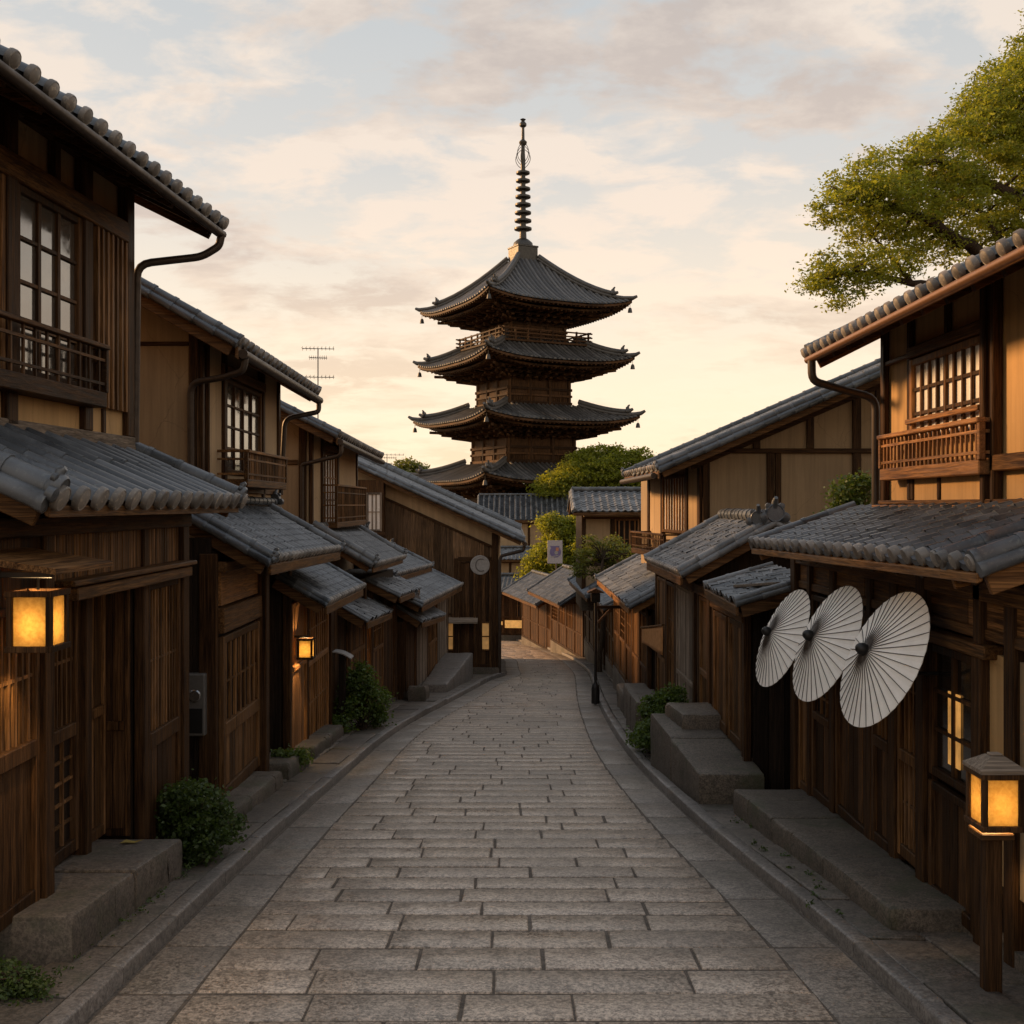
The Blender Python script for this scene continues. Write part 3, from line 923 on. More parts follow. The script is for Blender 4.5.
# ------------------------------------------------------------------ left: first house
def house_left_near():
    t = thing('wooden_townhouse', (-4.5, 7.5, zr(7.5)), 'dark timber townhouse with thick ribbed pent roof and open doorway beside the big lantern', 'house')
    G, U = left(2.8), Fr((-3.3 - .068 * 9.43, 0), (.068, 1), (1, -.068))
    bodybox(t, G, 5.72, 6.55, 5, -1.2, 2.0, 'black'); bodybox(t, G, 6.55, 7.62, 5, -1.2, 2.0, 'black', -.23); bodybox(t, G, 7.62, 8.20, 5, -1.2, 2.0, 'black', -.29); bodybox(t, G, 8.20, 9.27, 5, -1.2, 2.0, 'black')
    gable_body(t, U, 4.8, 9.43, 2.6, 2.0, 4.86, .5, 'buff')
    # ground floor
    screen(t, G, 5.80, 6.40, -.24, 1.50, .66, 'lattice', 'board', 'dark', step=.07, o=.0, midh=.10)
    posts(t, G, [(6.42, 6.55, -.3, 1.95, .08), (9.12, 9.28, -.75, 1.98, .08)], 'darkz')
    posts(t, G, [(8.20, 8.30, -.45, 1.95, .06)], 'darkz', o0=-.02)
    posts(t, G, [(7.50, 7.60, -.4, 1.95, -.10), (7.62, 7.70, -.4, 1.95, -.16)], 'darkz', o0=-.25)
    screen(t, G, 6.58, 7.49, -.28, 1.50, .55, 'lattice', 'grid', 'dark', step=.062, midh=.09, o=-.20)
    screen(t, G, 7.71, 8.19, -.38, 1.46, .55, 'planks', 'planks', 'mid', o=-.27, name='entrance_door')
    screen(t, G, 8.31, 9.12, -.62, 1.46, .26, 'lattice', 'planks', 'dark', step=.06, midh=.12)
    beams(t, G, [(6.75, 9.16, 1.47, 1.55, .14), (6.62, 9.2, 1.565, 1.60, .17)], 'mid'); beams(t, G, [(5.72, 9.28, 1.88, 1.99, .10)], 'dark')
    q = MB(); planks(q, G, 6.55, 9.12, 1.60, 1.88, -.01, .03, .045, .003); q.build('slatted_frieze', M['midz'], t)
    q = MB(); planks(q, G, 5.75, 6.42, 1.50, 1.88, -.01, .03, .2, .003); q.build('frieze_board', M['darkz'], t)
    screen(t, Fr((-3.09, 8.19), (1, 0), (0, -1)), .0, .25, -.40, 1.45, .42, 'planks', 'planks', 'dark', 'x', name='side_door', o=.0, st=.03, fr=.035)
    # end wall facing the camera side gap
    posts(t, Fr((-2.8, 9.27), (-1, 0), (0, 1)), [(0, .12, -.8, 1.98, .03)], 'darkz')
    # pent roof
    rf = slope_roof(t, (-2.40, 5.70, 2.08), (-2.40, 9.56, 2.08), (-1.02, 0, .46), .275, .52, 'barrel', 'tile', seed=4, er=.075, fh=.05)
    beams(t, U, [(4.8, 9.47, 2.47, 2.64, .07), (4.8, 9.45, 2.40, 2.465, .14)], 'grey')
    # upper floor
    posts(t, U, [(7.38, 7.52, 2.6, 4.85, .07), (8.52, 8.66, 2.64, 4.85, .07), (9.31, 9.45, 2.64, 4.88, .07)], 'darkz')
    posts(t, U, [(8.10, 8.18, 4.44, 4.85, .045), (8.90, 8.96, 2.64, 2.84, .04)], 'darkz')
    panel_wall(t, U, 5.5, 9.31, 2.64, 2.86, 'ochre', .02)
    beams(t, U, [(5.5, 9.31, 2.85, 2.95, .06), (5.5, 9.31, 4.27, 4.44, .085)], 'mid')
    beams(t, U, [(5.5, 9.31, 4.74, 4.82, .05)], 'dark')
    window(t, U, 7.53, 8.51, 2.95, 4.27, 3, 4, 'dark', 'glass', o=.0, barmat='dark')
    q = MB(); q2 = MB()
    U.box(q2, 8.66, 9.31, -.01, .015, 2.95, 4.27); lb = q2.build('shutter_backing', M['black'], t)
    bars(q, U, 8.68, 9.30, 2.84, 4.26, .04, .085, .085, .034); q.build('slat_screen', M['midz'], t)
    screen(t, U, 5.6, 7.38, 2.95, 4.27, None, 'planks', mat='mid')
    railing(t, U, 6.8, 8.66, 2.82, 3.31, .18, 'dark', step=.17, rails=2, base=.12)
    # main roof
    slope_roof(t, U(4.2, .66, 4.55), U(9.84, .66, 4.55), U.o * -3.3 + V(0, 0, 1.65), .225, .33, 'barrel', 'tile', seed=8, er=.05, orn=False, fh=.08, fascia='dark')
    slope_roof(t, U(9.84, -5.94, 4.55), U(4.2, -5.94, 4.55), U.o * 3.3 + V(0, 0, 1.65), .30, .33, 'barrel', 'tile', seed=9, er=.075, orn=False, caps=False)
    r = MB(); roll(r, U(4.2, -2.64, 6.26), U(9.86, -2.64, 6.26), .12, .3); r.build('ridge_tiles', M['tile'], t, 45)
    gutter(t, [U(4.2, .72, 4.47), U(9.8, .72, 4.45)], .036)
    pipe(t, [U(9.76, .72, 4.43), U(9.76, .70, 4.34), U(9.72, .56, 4.24), U(9.52, .06, 4.14), U(9.5, .05, 2.6)], .034)
    return t
house_left_near()
block('stone_step', 'long raised stone doorstep below the near left doorway', 'step', 6.05, 8.04, -3.32, -2.42, -3.32, -2.42, -.537 + .34, -.71 + .335, 'slab', bev=.022, rough=.006, seed=3)
t = thing('hanging_lantern', (-2.52, 5.85, 1.45), 'large square paper lantern glowing on the wall of the near left house', 'lantern')
lantern_box(t, (-2.52, 5.85, 1.45), .205, .285, 'dark', 20, cap=False)
mb = MB()
mb.prism([(-2.9, 5.5, 1.84), (-2.28, 5.5, 1.74), (-2.28, 5.5, 1.71), (-2.9, 5.5, 1.80)], (0, .78, 0))
mb.build('hood', M['midy'], t)
mb = MB(); mb.bar((-2.82, 5.85, 1.69), (-2.44, 5.85, 1.69), .03, .035, .004); mb.bar((-2.80, 5.85, 1.78), (-2.80, 5.85, 1.5), .03, .03, .004)
mb.tube([(-2.52, 5.85, 1.69), (-2.52, 5.85, 1.61)], .008, 6); mb.build('bracket', M['iron'], t)

# ------------------------------------------------------------------ left: second house
def house_left_second():
    t = thing('plaster_townhouse', (-4.6, 13.3, zr(13.3)), 'tan plaster townhouse with small box balcony and the little wall lantern by its entrance', 'house')
    G, U = left(2.8), left(3.3)
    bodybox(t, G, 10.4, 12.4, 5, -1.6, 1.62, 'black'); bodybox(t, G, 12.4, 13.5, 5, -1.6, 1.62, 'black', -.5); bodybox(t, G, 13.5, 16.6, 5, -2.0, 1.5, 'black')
    gable_body(t, U, 11.6, 15.45, 3.0, 1.4, 3.86, .57, 'tan')
    # side wall, ground floor
    E = front(10.4)
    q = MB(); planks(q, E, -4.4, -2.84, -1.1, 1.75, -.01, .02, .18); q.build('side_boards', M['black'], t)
    posts(t, E, [(-2.95, -2.78, -1.0, 1.6, .05)], 'darkz')
    # ground front
    screen(t, G, 10.48, 11.98, -.78, .80, -.10, 'lattice', 'planks', 'mid', step=.17, midh=.13, fr=.07)
    panel_wall(t, G, 10.48, 11.98, 1.10, 1.42, 'warmy', .03, 'name_board')
    beams(t, G, [(10.42, 12.02, .84, 1.08, .075), (10.42, 13.6, 1.42, 1.52, .09)], 'mid')
    posts(t, G, [(12.0, 12.16, -1.05, 1.5, .12), (12.26, 12.36, -1.05, 1.42, .06), (13.5, 13.6, -1.2, 1.42, .08), (13.66, 13.74, -1.2, .9, .05)], 'darkz')
    screen(t, G, 12.36, 13.5, -1.05, 1.40, 0.1, 'grid', 'planks', 'dark', o=-.42, name='entrance_door')
    f = MB(); G.box(f, 13.43, 13.47, -.38, -.30, -.2, .9); f.build('lit_slit', M['glow'], t)
    screen(t, G, 13.74, 14.75, -1.15, .82, -.02, 'board', 'planks', 'warm', midh=.06, fr=.05)
    screen(t, G, 14.80, 16.5, -1.3, .82, -.10, 'lattice', 'lattice', 'warm', step=.14, midh=.07, fr=.06)
    posts(t, G, [(14.74, 14.81, -1.3, .9, .07), (16.5, 16.62, -1.5, .95, .09)], 'darkz')
    plinth(t, G, 10.4, 16.6, zr(10.4), zr(16.6), zr(10.4) + .16, zr(16.6) + .2, .05)
    # lower roofs
    slope_roof(t, (-2.30, 10.45, 1.52), (-2.30, 14.6, 1.46), (-1.0, 0, .57), .20, .125, 's', 'tile', seed=14, er=.06)
    slope_roof(t, (-2.25, 13.3, .86), (-2.25, 16.5, .82), (-.58, 0, .34), .20, .12, 's', 'tile', seed=15, er=.045, orn=False)
    beams(t, U, [(10.5, 15.45, 1.98, 2.14, .07)], 'grey', name='flashing_board')
    r = MB(); roll(r, (-3.22, 11.0, 2.14), (-3.22, 15.0, 2.1), .05, .24); ornament(r, (-3.22, 15.0, 2.14), (.3, 1, 0), .16); r.build('ridge_tiles', M['tile'], t, 45)
    # upper front
    posts(t, U, [(11.60, 11.68, 2.0, 3.85, .04), (11.88, 11.92, 2.0, 3.8, .03), (12.42, 12.54, 2.0, 3.85, .06), (14.4, 14.5, 2.1, 3.8, .05), (15.34, 15.46, 2.0, 3.8, .05)], 'darkz')
    panel_wall(t, U, 11.92, 12.42, 2.1, 3.82, 'buff', .02); panel_wall(t, U, 14.5, 15.34, 2.1, 3.8, 'buff', .02)
    panel_wall(t, U, 12.54, 14.4, 2.1, 2.4, 'buff', .02)
    window(t, U, 12.56, 14.38, 2.42, 3.52, 4, 4, 'mid', 'glass', o=-.02, barmat='dark')
    beams(t, U, [(12.4, 14.5, 3.54, 3.66, .06), (11.6, 15.46, 2.2, 2.30, .05)], 'mid')
    railing(t, U, 12.25, 14.35, 2.26, 2.68, .36, 'mid', step=.085, rails=2, base=.09)
    # gable wall
    E = front(11.6)
    posts(t, E, [(-3.40, -3.30, 1.9, 3.9, .04)], 'darkz')
    beams(t, E, [(-7.5, -3.40, 3.74, 3.78, .03)], 'dark', 'x')
    slope_roof(t, (-2.80, 11.2, 3.70), (-2.80, 15.75, 3.66), (-3.5, 0, 1.995), .24, .24, 's', 'tile', seed=18, er=.06, orn=False, fh=.12)
    slope_roof(t, (-9.8, 15.75, 3.66), (-9.8, 11.2, 3.70), (3.5, 0, 1.995), .24, .24, 's', 'tile', seed=19, er=.06, orn=False, caps=False)
    r = MB(); roll(r, (-6.3, 11.2, 5.74), (-6.3, 15.75, 5.72), .11, .3); r.build('ridge_tiles', M['tile'], t, 45)
    gutter(t, [(-2.74, 11.2, 3.60), (-2.74, 15.7, 3.55)], .05)
    pipe(t, [(-2.74, 11.3, 3.57), (-2.76, 11.3, 3.44), (-3.0, 11.4, 3.38), (-3.36, 11.5, 3.34), (-3.36, 11.52, 2.2)], .035)
    pipe(t, [(-2.74, 15.6, 3.52), (-2.74, 15.6, 3.38), (-3.2, 15.5, 3.28), (-3.26, 15.5, 2.2)], .035)
house_left_second()
t = thing('meter_box', (-3.02, 10.36, .5), 'grey steel meter box on the dark side wall between two left houses', 'meter box')
mb = MB(); mb.box(-3.05, -2.87, 10.27, 10.38, -.10, .48, .01); mb.build('case', M['gbox'], t)
mb = MB(); mb.lathe((-2.96, 10.272, .28), ((.06, 0), (.06, .02), (.05, .03), (.001, .03)), 18, (0, -1, 0)); mb.build('dial', M['glass'], t)
mb = MB(); mb.box(-3.03, -2.89, 10.262, 10.27, -.07, .16, .003); mb.build('cover_plate', M['iron'], t)
t = thing('wall_lantern', (-2.66, 14.05, .23), 'small square paper lantern glowing by the second left house entrance', 'lantern')
lantern_box(t, (-2.63, 14.05, .23), .17, .235, 'dark', 18, cap=False)
mb = MB(); mb.bar((-2.82, 14.05, .38), (-2.60, 14.05, .38), .03, .03, .004); mb.tube([(-2.63, 14.05, .38), (-2.63, 14.05, .355)], .008, 6); mb.build('bracket', M['iron'], t)

# ------------------------------------------------------------------ left: third house with shops below
def house_left_third():
    t = thing('plaster_townhouse', (-4.6, 20, zr(20)), 'tan plaster townhouse under the television aerial, lattice window above its row of shopfronts', 'house')
    U = left(3.3)
    G = Fr((-2.80, 16.8), (.40, 5.7), (5.7, -.40))
    bodybox(t, G, 0, 5.7, 4.5, -2.4, .75, 'black')
    gable_body(t, U, 18.0, 23.2, 2.6, .6, 3.35, .5, 'tan')
    # shopfronts
    posts(t, G, [(.0, .12, -1.7, .6, .06), (1.15, 1.27, -1.7, .7, .07), (2.5, 2.6, -1.9, .7, .06), (3.05, 3.17, -2.0, .6, .07), (4.25, 4.35, -2.0, .5, .06), (5.5, 5.66, -2.1, .5, .06)], 'darkz')
    screen(t, G, .15, 1.13, -1.5, .5, None, 'planks', mat='dark'); screen(t, G, 1.3, 2.48, -1.6, .35, -.4, 'planks', 'planks', 'mid')
    screen(t, G, 2.62, 3.03, -1.75, .1, None, 'glow', mat='mid', step=.16, name='lit_door')
    screen(t, G, 3.2, 4.22, -1.85, .1, -.6, 'lattice', 'planks', 'mid', step=.12); screen(t, G, 4.4, 5.45, -1.95, .05, None, 'planks', mat='dark')
    plinth(t, G, 0, 5.7, -1.7, -2.2, -1.33, -1.85, .06)
    # pent roofs over the shops: upper tiled slope, then two little ones
    slope_roof(t, (-2.28, 18.0, 1.08), (-2.28, 22.8, .98), (-1.0, 0, .60), .24, .2, 'barrel', 'tile2', seed=24, er=.08)
    slope_roof(t, (-2.02, 19.8, .42), (-1.97, 23.3, .28), (-.62, 0, .30), .2, .12, 's', 'shingle', seed=25, er=.035, orn=False, caps=False)
    slope_roof(t, (-2.28, 17.3, .24), (-2.20, 20.0, .12), (-.45, 0, .26), .2, .12, 's', 'shingle', seed=26, er=.03, orn=False, caps=False)
    r = MB(); roll(r, (-3.2, 18, 1.72), (-3.2, 22.8, 1.64), .06, .24); ornament(r, (-2.5, 22.9, 1.2), (1, .2, 0), .2); ornament(r, (-3.0, 22.9, 1.55), (1, .2, 0), .2); r.build('ridge_tiles', M['tile2'], t, 45)
    # upper floor
    E = front(18.0)
    posts(t, E, [(-3.48, -3.36, 1.5, 3.5, .05)], 'darkz'); posts(t, U, [(18.0, 18.1, 1.6, 3.4, .04), (18.85, 19.0, 1.6, 3.35, .06), (20.5, 20.65, 1.6, 3.35, .06), (23.1, 23.22, 1.6, 3.35, .05)], 'darkz')
    panel_wall(t, U, 18.1, 18.85, 1.6, 3.4, 'buff', .02); panel_wall(t, U, 20.65, 23.1, 1.6, 3.35, 'buff', .02)
    window(t, U, 19.0, 20.5, 1.7, 3.0, 5, 3, 'mid', 'paper', o=-.01)
    railing(t, U, 18.9, 22.6, 1.66, 2.42, .30, 'mid', step=.12, rails=3, base=.1)
    beams(t, U, [(18.0, 23.2, 1.55, 1.68, .05), (18.9, 20.6, 3.02, 3.14, .05)], 'mid'); beams(t, E, [(-4.6, -3.5, 2.72, 2.80, .03)], 'mid', 'x')
    slope_roof(t, (-2.80, 17.6, 3.17), (-2.80, 23.5, 3.08), (-3.1, 0, 1.55), .24, .24, 's', 'tile', seed=28, er=.06, orn=False, fh=.12)
    slope_roof(t, (-9.0, 23.5, 3.08), (-9.0, 17.6, 3.17), (3.1, 0, 1.55), .24, .24, 's', 'tile', seed=29, er=.06, orn=False, caps=False)
    r = MB(); roll(r, (-5.9, 17.6, 4.78), (-5.9, 23.5, 4.7), .11, .3); r.build('ridge_tiles', M['tile'], t, 45)
    gutter(t, [(-2.75, 17.6, 3.07), (-2.75, 23.45, 2.97)], .05)
    pipe(t, [(-2.75, 17.7, 3.05), (-2.75, 17.7, 2.86), (-3.3, 17.85, 2.74), (-3.42, 17.92, 2.72), (-3.42, 17.92, 1.8)], .035)
house_left_third()
# ------------------------------------------------------------------ left: little corner shop
def house_left_shop():
    t = thing('corner_shop', (-2.6, 25.5, zr(25.5)), 'low weathered shop with stacked crooked tiled roofs beside the plank gable house', 'shop')
    d = Vector((.48, 6.0, 0))
    G = Fr((-2.22, 22.6), (d.x, d.y), (d.y, -d.x))
    bodybox(t, G, 0, 6.3, 2.6, -3.0, -.3, 'black'); bodybox(t, G, 1.0, 6.0, 2.4, -.3, .5, 'black', -.5)
    posts(t, G, [(0, .14, -2.3, -.3, .05), (1.2, 1.32, -2.3, -.3, .06), (2.7, 2.82, -2.4, -.25, .06), (4.3, 4.4, -2.5, -.15, .05), (6.1, 6.25, -2.7, -.1, .06)], 'darkz')
    screen(t, G, .16, 1.18, -2.05, -.4, None, 'planks', mat='black' if 0 else 'dark')
    screen(t, G, 1.34, 2.68, -2.1, -.35, None, 'planks', mat='grey'); screen(t, G, 2.84, 4.28, -2.2, -.3, -1.2, 'lattice', 'planks', 'mid', step=.16); screen(t, G, 4.42, 6.08, -2.35, -.25, None, 'planks', mat='grey')
    plinth(t, G, 0, 6.3, -2.2, -2.8, -1.78, -2.22, .10)
    E = Fr((-2.22, 22.6), (-1, 0), (0, -1))
    q = MB(); planks(q, E, 0, 2.0, -2.2, -.35, -.01, .02, .15); q.build('side_boards', M['darkz'], t)
    slope_roof(t, G(-.05, .38, -.33), G(3.2, .38, -.52), G(0, -.15, -.02) - G(0, .38, -.33), .2, .12, 's', 'shingle', seed=35, er=.03, orn=False, caps=False, name='roof')
    slope_roof(t, G(-.3, .42, .02), G(6.0, .42, -.04), G(0, -.5, .46) - G(0, .42, .02), .26, .2, 's', 'tile2', seed=33, er=.05, orn=False)
    slope_roof(t, G(.5, -.3, .55), G(5.6, -.3, .48), G(0, -1.3, 1.05) - G(0, -.3, .55), .26, .2, 's', 'tile2', seed=34, er=.06)
    slope_roof(t, G(.5, -2.4, .5), G(5.6, -2.4, .45), G(0, -1.3, 1.05) - G(0, -2.4, .5), .26, .2, 's', 'tile2', seed=36, er=.06, orn=False)
    r = MB()
    roll(r, G(.2, -.62, .56), G(5.6, -.62, .5), .055, .24); roll(r, G(.3, -1.3, 1.1), G(5.7, -1.3, 1.04), .08, .24); ornament(r, G(.25, -1.3, 1.14), G(-1, 0, 0) - G(0, 0, 0), .24); ornament(r, G(-.2, -.45, .55), G(-.6, .6, 0) - G(0, 0, 0), .22)
    ornament(r, G(-.25, .3, .2), G(-.4, .8, 0) - G(0, 0, 0), .18)
    r.build('ridge_tiles', M['tile2'], t, 45)
house_left_shop()
# ------------------------------------------------------------------ plank gable house closing the view
def plank_house():
    t = thing('plank_house', (-2.4, 33, zr(31)), 'dark plank house with a tan gable band and a round sign on its wall', 'house')
    y = 30.6
    E = front(y)
    zline = lambda x: 1.25 - (x + .1) * .455
    mb = MB()
    mb.prism([(-4.9, y + .05, -3.4), (-.42, y + .05, -3.4), (-.42, y + .05, zline(-.42) - .12), (-4.9, y + .05, zline(-4.9) - .12)], (0, 9.5, 0))
    mb.build('wall', M['band'], t)
    mb = MB(); n = 26
    for i in range(n):
        a0, a1 = -4.9 + i * 4.46 / n, -4.9 + (i + 1) * 4.46 / n - .005
        k = rnd.uniform(0, .012)
        zt = lambda a: zline(a) - .58
        P = [E(a0, .0, -2.55), E(a1, .0, -2.55), E(a1, .0, zt(a1)), E(a0, .0, zt(a0))]
        mb.prism(P, E.o * (.03 + k))
    mb.build('plank_wall', M['plank'], t)
    mb = MB(); mb.bar(E(-4.9, .035, zline(-4.9) - .56), E(-.42, .035, zline(-.42) - .56), .06, .07, .006); mb.build('beam', M['darkx'], t)
    posts(t, E, [(-.56, -.38, -2.72, zline(-.4) - .1, .08), (-1.62, -1.50, -2.5, .58, .06), (-1.98, -1.88, -2.5, -.3, .05)], 'darkz')
    beams(t, E, [(-1.5, -.56, .52, .62, .06), (-4.0, -1.62, -.22, -.12, .055)], 'dark', 'x')
    screen(t, E, -1.86, -1.62, -2.2, -.95, None, 'board', mat='dark', name='side_door'); 
    screen(t, E, -1.48, -1.02, -2.45, .5, None, 'planks', mat='dark', name='entrance_door', o=.03); screen(t, E, -1.0, -.58, -2.45, .5, None, 'planks', mat='dark', name='entrance_door', o=.03)
    mb = MB(); mb.prism([E(-1.9, .02, -1.05), E(-1.9, .36, -1.16), E(-1.9, .36, -1.20), E(-1.9, .02, -1.09)], E.a * .95); mb.build('door_hood', M['greyx'], t)
    for a in (-1.86, -.86):
        f = MB()
        F = E
        for q0, q1, z0, z1 in ((a, a + .035, -1.98, -1.18), (a + .22, a + .255, -1.98, -1.18), (a + .035, a + .22, -1.98, -1.94), (a + .035, a + .22, -1.22, -1.18), (a + .035, a + .22, -1.6, -1.57)): F.box(f, q0, q1, .06, .105, z0, z1)
        w = f.build('lit_window', M['darkz'], t)
        g = MB(); F.box(g, a + .02, a + .24, .075, .085, -1.96, -1.2); g.build('pane', M['glowdim'], w)
    # window bay on the left of the gable
    U = front(y - .5)
    mb = MB(); U.box(mb, -4.6, -3.52, -.5, -.02, 1.2, 2.75); mb.build('window_bay', M['darkz'], t)
    window(t, U, -4.55, -4.02, 1.34, 2.5, 3, 2, 'dark', 'glass', o=-.01); window(t, U, -3.98, -3.56, 1.34, 2.4, 3, 2, 'grey', 'paper', o=-.01)
    beams(t, U, [(-4.7, -3.45, 1.2, 1.32, .06)], 'dark', 'x')
    plinth(t, E, -4.9, -.36, -3.4, -3.4, -2.42, -2.45, .16, .3)
    # roof
    A0, B0 = Vector((.30, y - .45, zline(.30) + .02)), Vector((.30, y + 10, zline(.30) + .02))
    S = Vector((-5.9, 0, 5.9 * .455))
    slope_roof(t, A0, B0, S, .27, .26, 's', 'tile', seed=41, er=.075, orn=False)
    r = MB(); roll(r, A0 + Vector((0, 9.9, .14)), A0 + S + Vector((0, 9.9, .14)), .16, .3); roll(r, A0 + Vector((0, 9.6, .1)), A0 + S + Vector((0, 9.6, .1)), .14, .3)
    roll(r, A0 + S + Vector((0, 0, .1)), A0 + S + Vector((0, 10.3, .1)), .14, .3)
    r.build('ridge_tiles', M['tile2'], t, 45)
    slope_roof(t, A0 + S * 2 + Vector((0, 10.45, -2 * 5.9 * .455)), A0 + S * 2 + Vector((0, 0, -2 * 5.9 * .455)), Vector((5.9, 0, 5.9 * .455)), .3, .3, 's', 'tile', seed=42, er=.06, orn=False, caps=False)
    mb = MB(); mb.prism([(-4.9, y + .06, -3.4), (-4.9, y + .06, zline(-4.9) - .2), (-5.6, y + .06, zline(-5.6) - .2), (-10.6, y + .06, 1.1), (-10.6, y + .06, -3.4)], (0, 9.4, 0)); mb.build('wall', M['buff'], t)
    gutter(t, [(.36, y - .45, zline(.30) - .08), (.36, y + 10, zline(.30) - .1)], .06)
    pipe(t, [(.34, y - .3, zline(.3) - .12), (.32, y - .3, zline(.3) - .26), (-.30, y - .12, zline(.3) - .42), (-.34, y - .12, zline(.3) - .55), (-.34, y - .12, -2.7)], .045)
plank_house()
t = thing('round_sign', (-.88, 30.46, .40), 'round pale plaque on the dark plank wall beside the street bend', 'sign')
mb = MB(); mb.lathe(at(480, 565, 30.5) + V(0, 0.06, 0), ((.27, 0), (.27, .05), (.24, .06), (.235, .05), (.001, .05)), 32, (0, -1, 0)); mb.build('plaque', M['signw'], t, 40)
mb = MB(); c = at(480, 565, 30.5) + V(0, 0, 0)
pts = [c + V(math.cos(a) * .15 + .03, .002, math.sin(a) * .17) for a in [R(60 + 20 * k) for k in range(13)]]
mb.tube(pts, .014, 6); mb.build('crescent_mark', M['gbox'], t)
# ------------------------------------------------------------------ right: first house
def house_right_near():
    t = thing('ochre_townhouse', (4.6, 7.8, zr(7.8)), 'ochre plaster townhouse with a box balcony above three white paper umbrellas', 'house')
    G, U = right(2.8), right(3.3)
    bodybox(t, G, 4.6, 10.7, 5, -1.5, 1.66, 'black')
    gable_body(t, U, 4.6, 9.75, 2.6, 1.5, 3.72, .5, 'ochre')
    # ground front
    posts(t, G, [(6.02, 6.14, -.6, 1.62, .06), (6.40, 6.50, -.62, 1.62, .08), (7.26, 7.40, -.66, 1.62, .09), (7.86, 7.98, -.6, 1.62, .07), (8.42, 8.52, -.65, 1.62, .06), (9.36, 9.48, -.7, 1.62, .07), (10.1, 10.2, -.75, 1.62, .07), (10.56, 10.72, -.8, 1.62, .09)], 'darkz')
    window(t, G, 6.52, 7.24, .30, 1.16, 2, 3, 'dark', 'dglass', o=.01, name='shop_window')
    f = MB(); G.box(f, 6.80, 6.98, .026, .034, .42, .88); f.build('reflection_pane', M['glow'], t)  # emissive pane stands for the amber reflection in the shop window
    screen(t, G, 6.52, 7.24, -.5, .26, None, 'planks', mat='dark', name='window_apron', o=.01)
    beams(t, G, [(6.3, 7.42, 1.17, 1.25, .10)], 'mid'); beams(t, G, [(4.6, 10.7, 1.27, 1.34, .05), (4.6, 10.7, 1.50, 1.62, .08)], 'mid')
    panel_wall(t, G, 6.15, 6.40, -.1, 1.2, 'ochre', .02); panel_wall(t, G, 4.8, 6.02, -.1, 1.2, 'tan', .02)
    q = MB(); planks(q, G, 4.7, 10.6, 1.34, 1.50, -.01, .03, .95, .004); q.build('frieze_board', M['midy'], t)
    screen(t, G, 7.41, 7.85, -.42, 1.24, .30, 'lattice', 'lattice', 'mid', step=.065, midh=.08)
    screen(t, G, 7.99, 8.41, -.5, 1.24, .28, 'lattice', 'planks', 'dark', step=.065, midh=.08)
    screen(t, G, 8.53, 9.35, -.55, 1.24, None, 'planks', mat='dark')
    screen(t, G, 9.49, 10.09, -.6, 1.24, .15, 'grid', 'planks', 'dark'); screen(t, G, 10.21, 10.55, -.65, 1.24, None, 'planks', mat='mid')
    plinth(t, G, 4.6, 10.7, zr(4.6) - .05, zr(10.7) - .05, zr(4.6) + .12, zr(10.7) + .24, .05)
    E = Fr((2.8, 10.7), (1, 0), (0, 1)); 
    # pent roof
    slope_roof(t, (2.30, 10.45, 1.67), (2.37, 6.05, 1.73), (.96, 0, .34), .22, .125, 's', 'tile', seed=52, er=.05, orn=False, fascia='warm', fh=.04)
    slope_roof(t, (2.37, 6.02, 1.73), (2.38, 5.62, 1.735), (.95, 0, .34), .225, .125, 's', 'tile', seed=53, er=.055, orn=False, ends=(0, 1), fascia='warm', fh=.04)
    beams(t, U, [(4.6, 9.8, 1.96, 2.06, .10)], 'warm'); beams(t, U, [(4.6, 9.78, 2.065, 2.10, .05), (4.6, 7.7, 2.29, 2.40, .05)], 'mid')
    # upper front
    posts(t, U, [(9.68, 9.77, 2.05, 3.7, .03), (9.06, 9.12, 2.1, 3.68, .03), (7.44, 7.49, 2.06, 3.7, .05), (7.57, 7.63, 2.06, 3.7, .06), (5.6, 5.72, 2.06, 3.7, .05)], 'darkz')
    posts(t, U, [(8.3, 8.35, 3.36, 3.66, .025), (9.0, 9.05, 2.1, 2.3, .025), (8.44, 8.49, 2.1, 2.3, .025)], 'darkz')
    beams(t, U, [(7.63, 9.06, 3.26, 3.35, .055), (5.6, 9.7, 3.60, 3.67, .035), (9.12, 9.68, 3.28, 3.32, .02)], 'mid')
    window(t, U, 7.64, 9.05, 2.55, 3.25, 8, 3, 'warm', 'paper', o=-.015, sash=2, bw=.026, barmat='dark')
    panel_wall(t, U, 7.63, 9.06, 2.1, 2.55, 'ochre', .008)
    railing(t, U, 7.50, 9.52, 2.27, 2.66, .12, 'warm', step=.085, rails=2, base=.1)
    mb = MB(); U.box(mb, 7.64, 9.05, .04, .07, 2.72, 2.76, .004); mb.build('window_rail', M['warmy'], t)
    slope_roof(t, (2.70, 9.92, 3.42), (2.74, 4.2, 3.46), (3.24, 0, 1.62), .20, .26, 'barrel', 'tile2', seed=56, er=.055, orn=False, fascia='warm', fh=.05)
    slope_roof(t, (9.2, 4.2, 3.44), (9.2, 9.95, 3.44), (-3.3, 0, 1.65), .26, .28, 's', 'tile2', seed=57, er=.075, orn=False, caps=False)
    r = MB(); roll(r, (5.92, 4.2, 5.16), (5.92, 9.95, 5.16), .12, .3); ornament(r, (2.74, 9.93, 3.47), (-.8, .3, 0), .09); r.build('ridge_tiles', M['tile2'], t, 45)
    gutter(t, [(2.655, 9.88, 3.36), (2.695, 4.2, 3.40)], .032, 'copperg')
    pipe(t, [(2.655, 9.75, 3.34), (2.66, 9.75, 3.16), (3.0, 9.83, 3.08), (3.26, 9.86, 3.02), (3.26, 9.86, 2.03)], .036)
    return t
house_right_near()
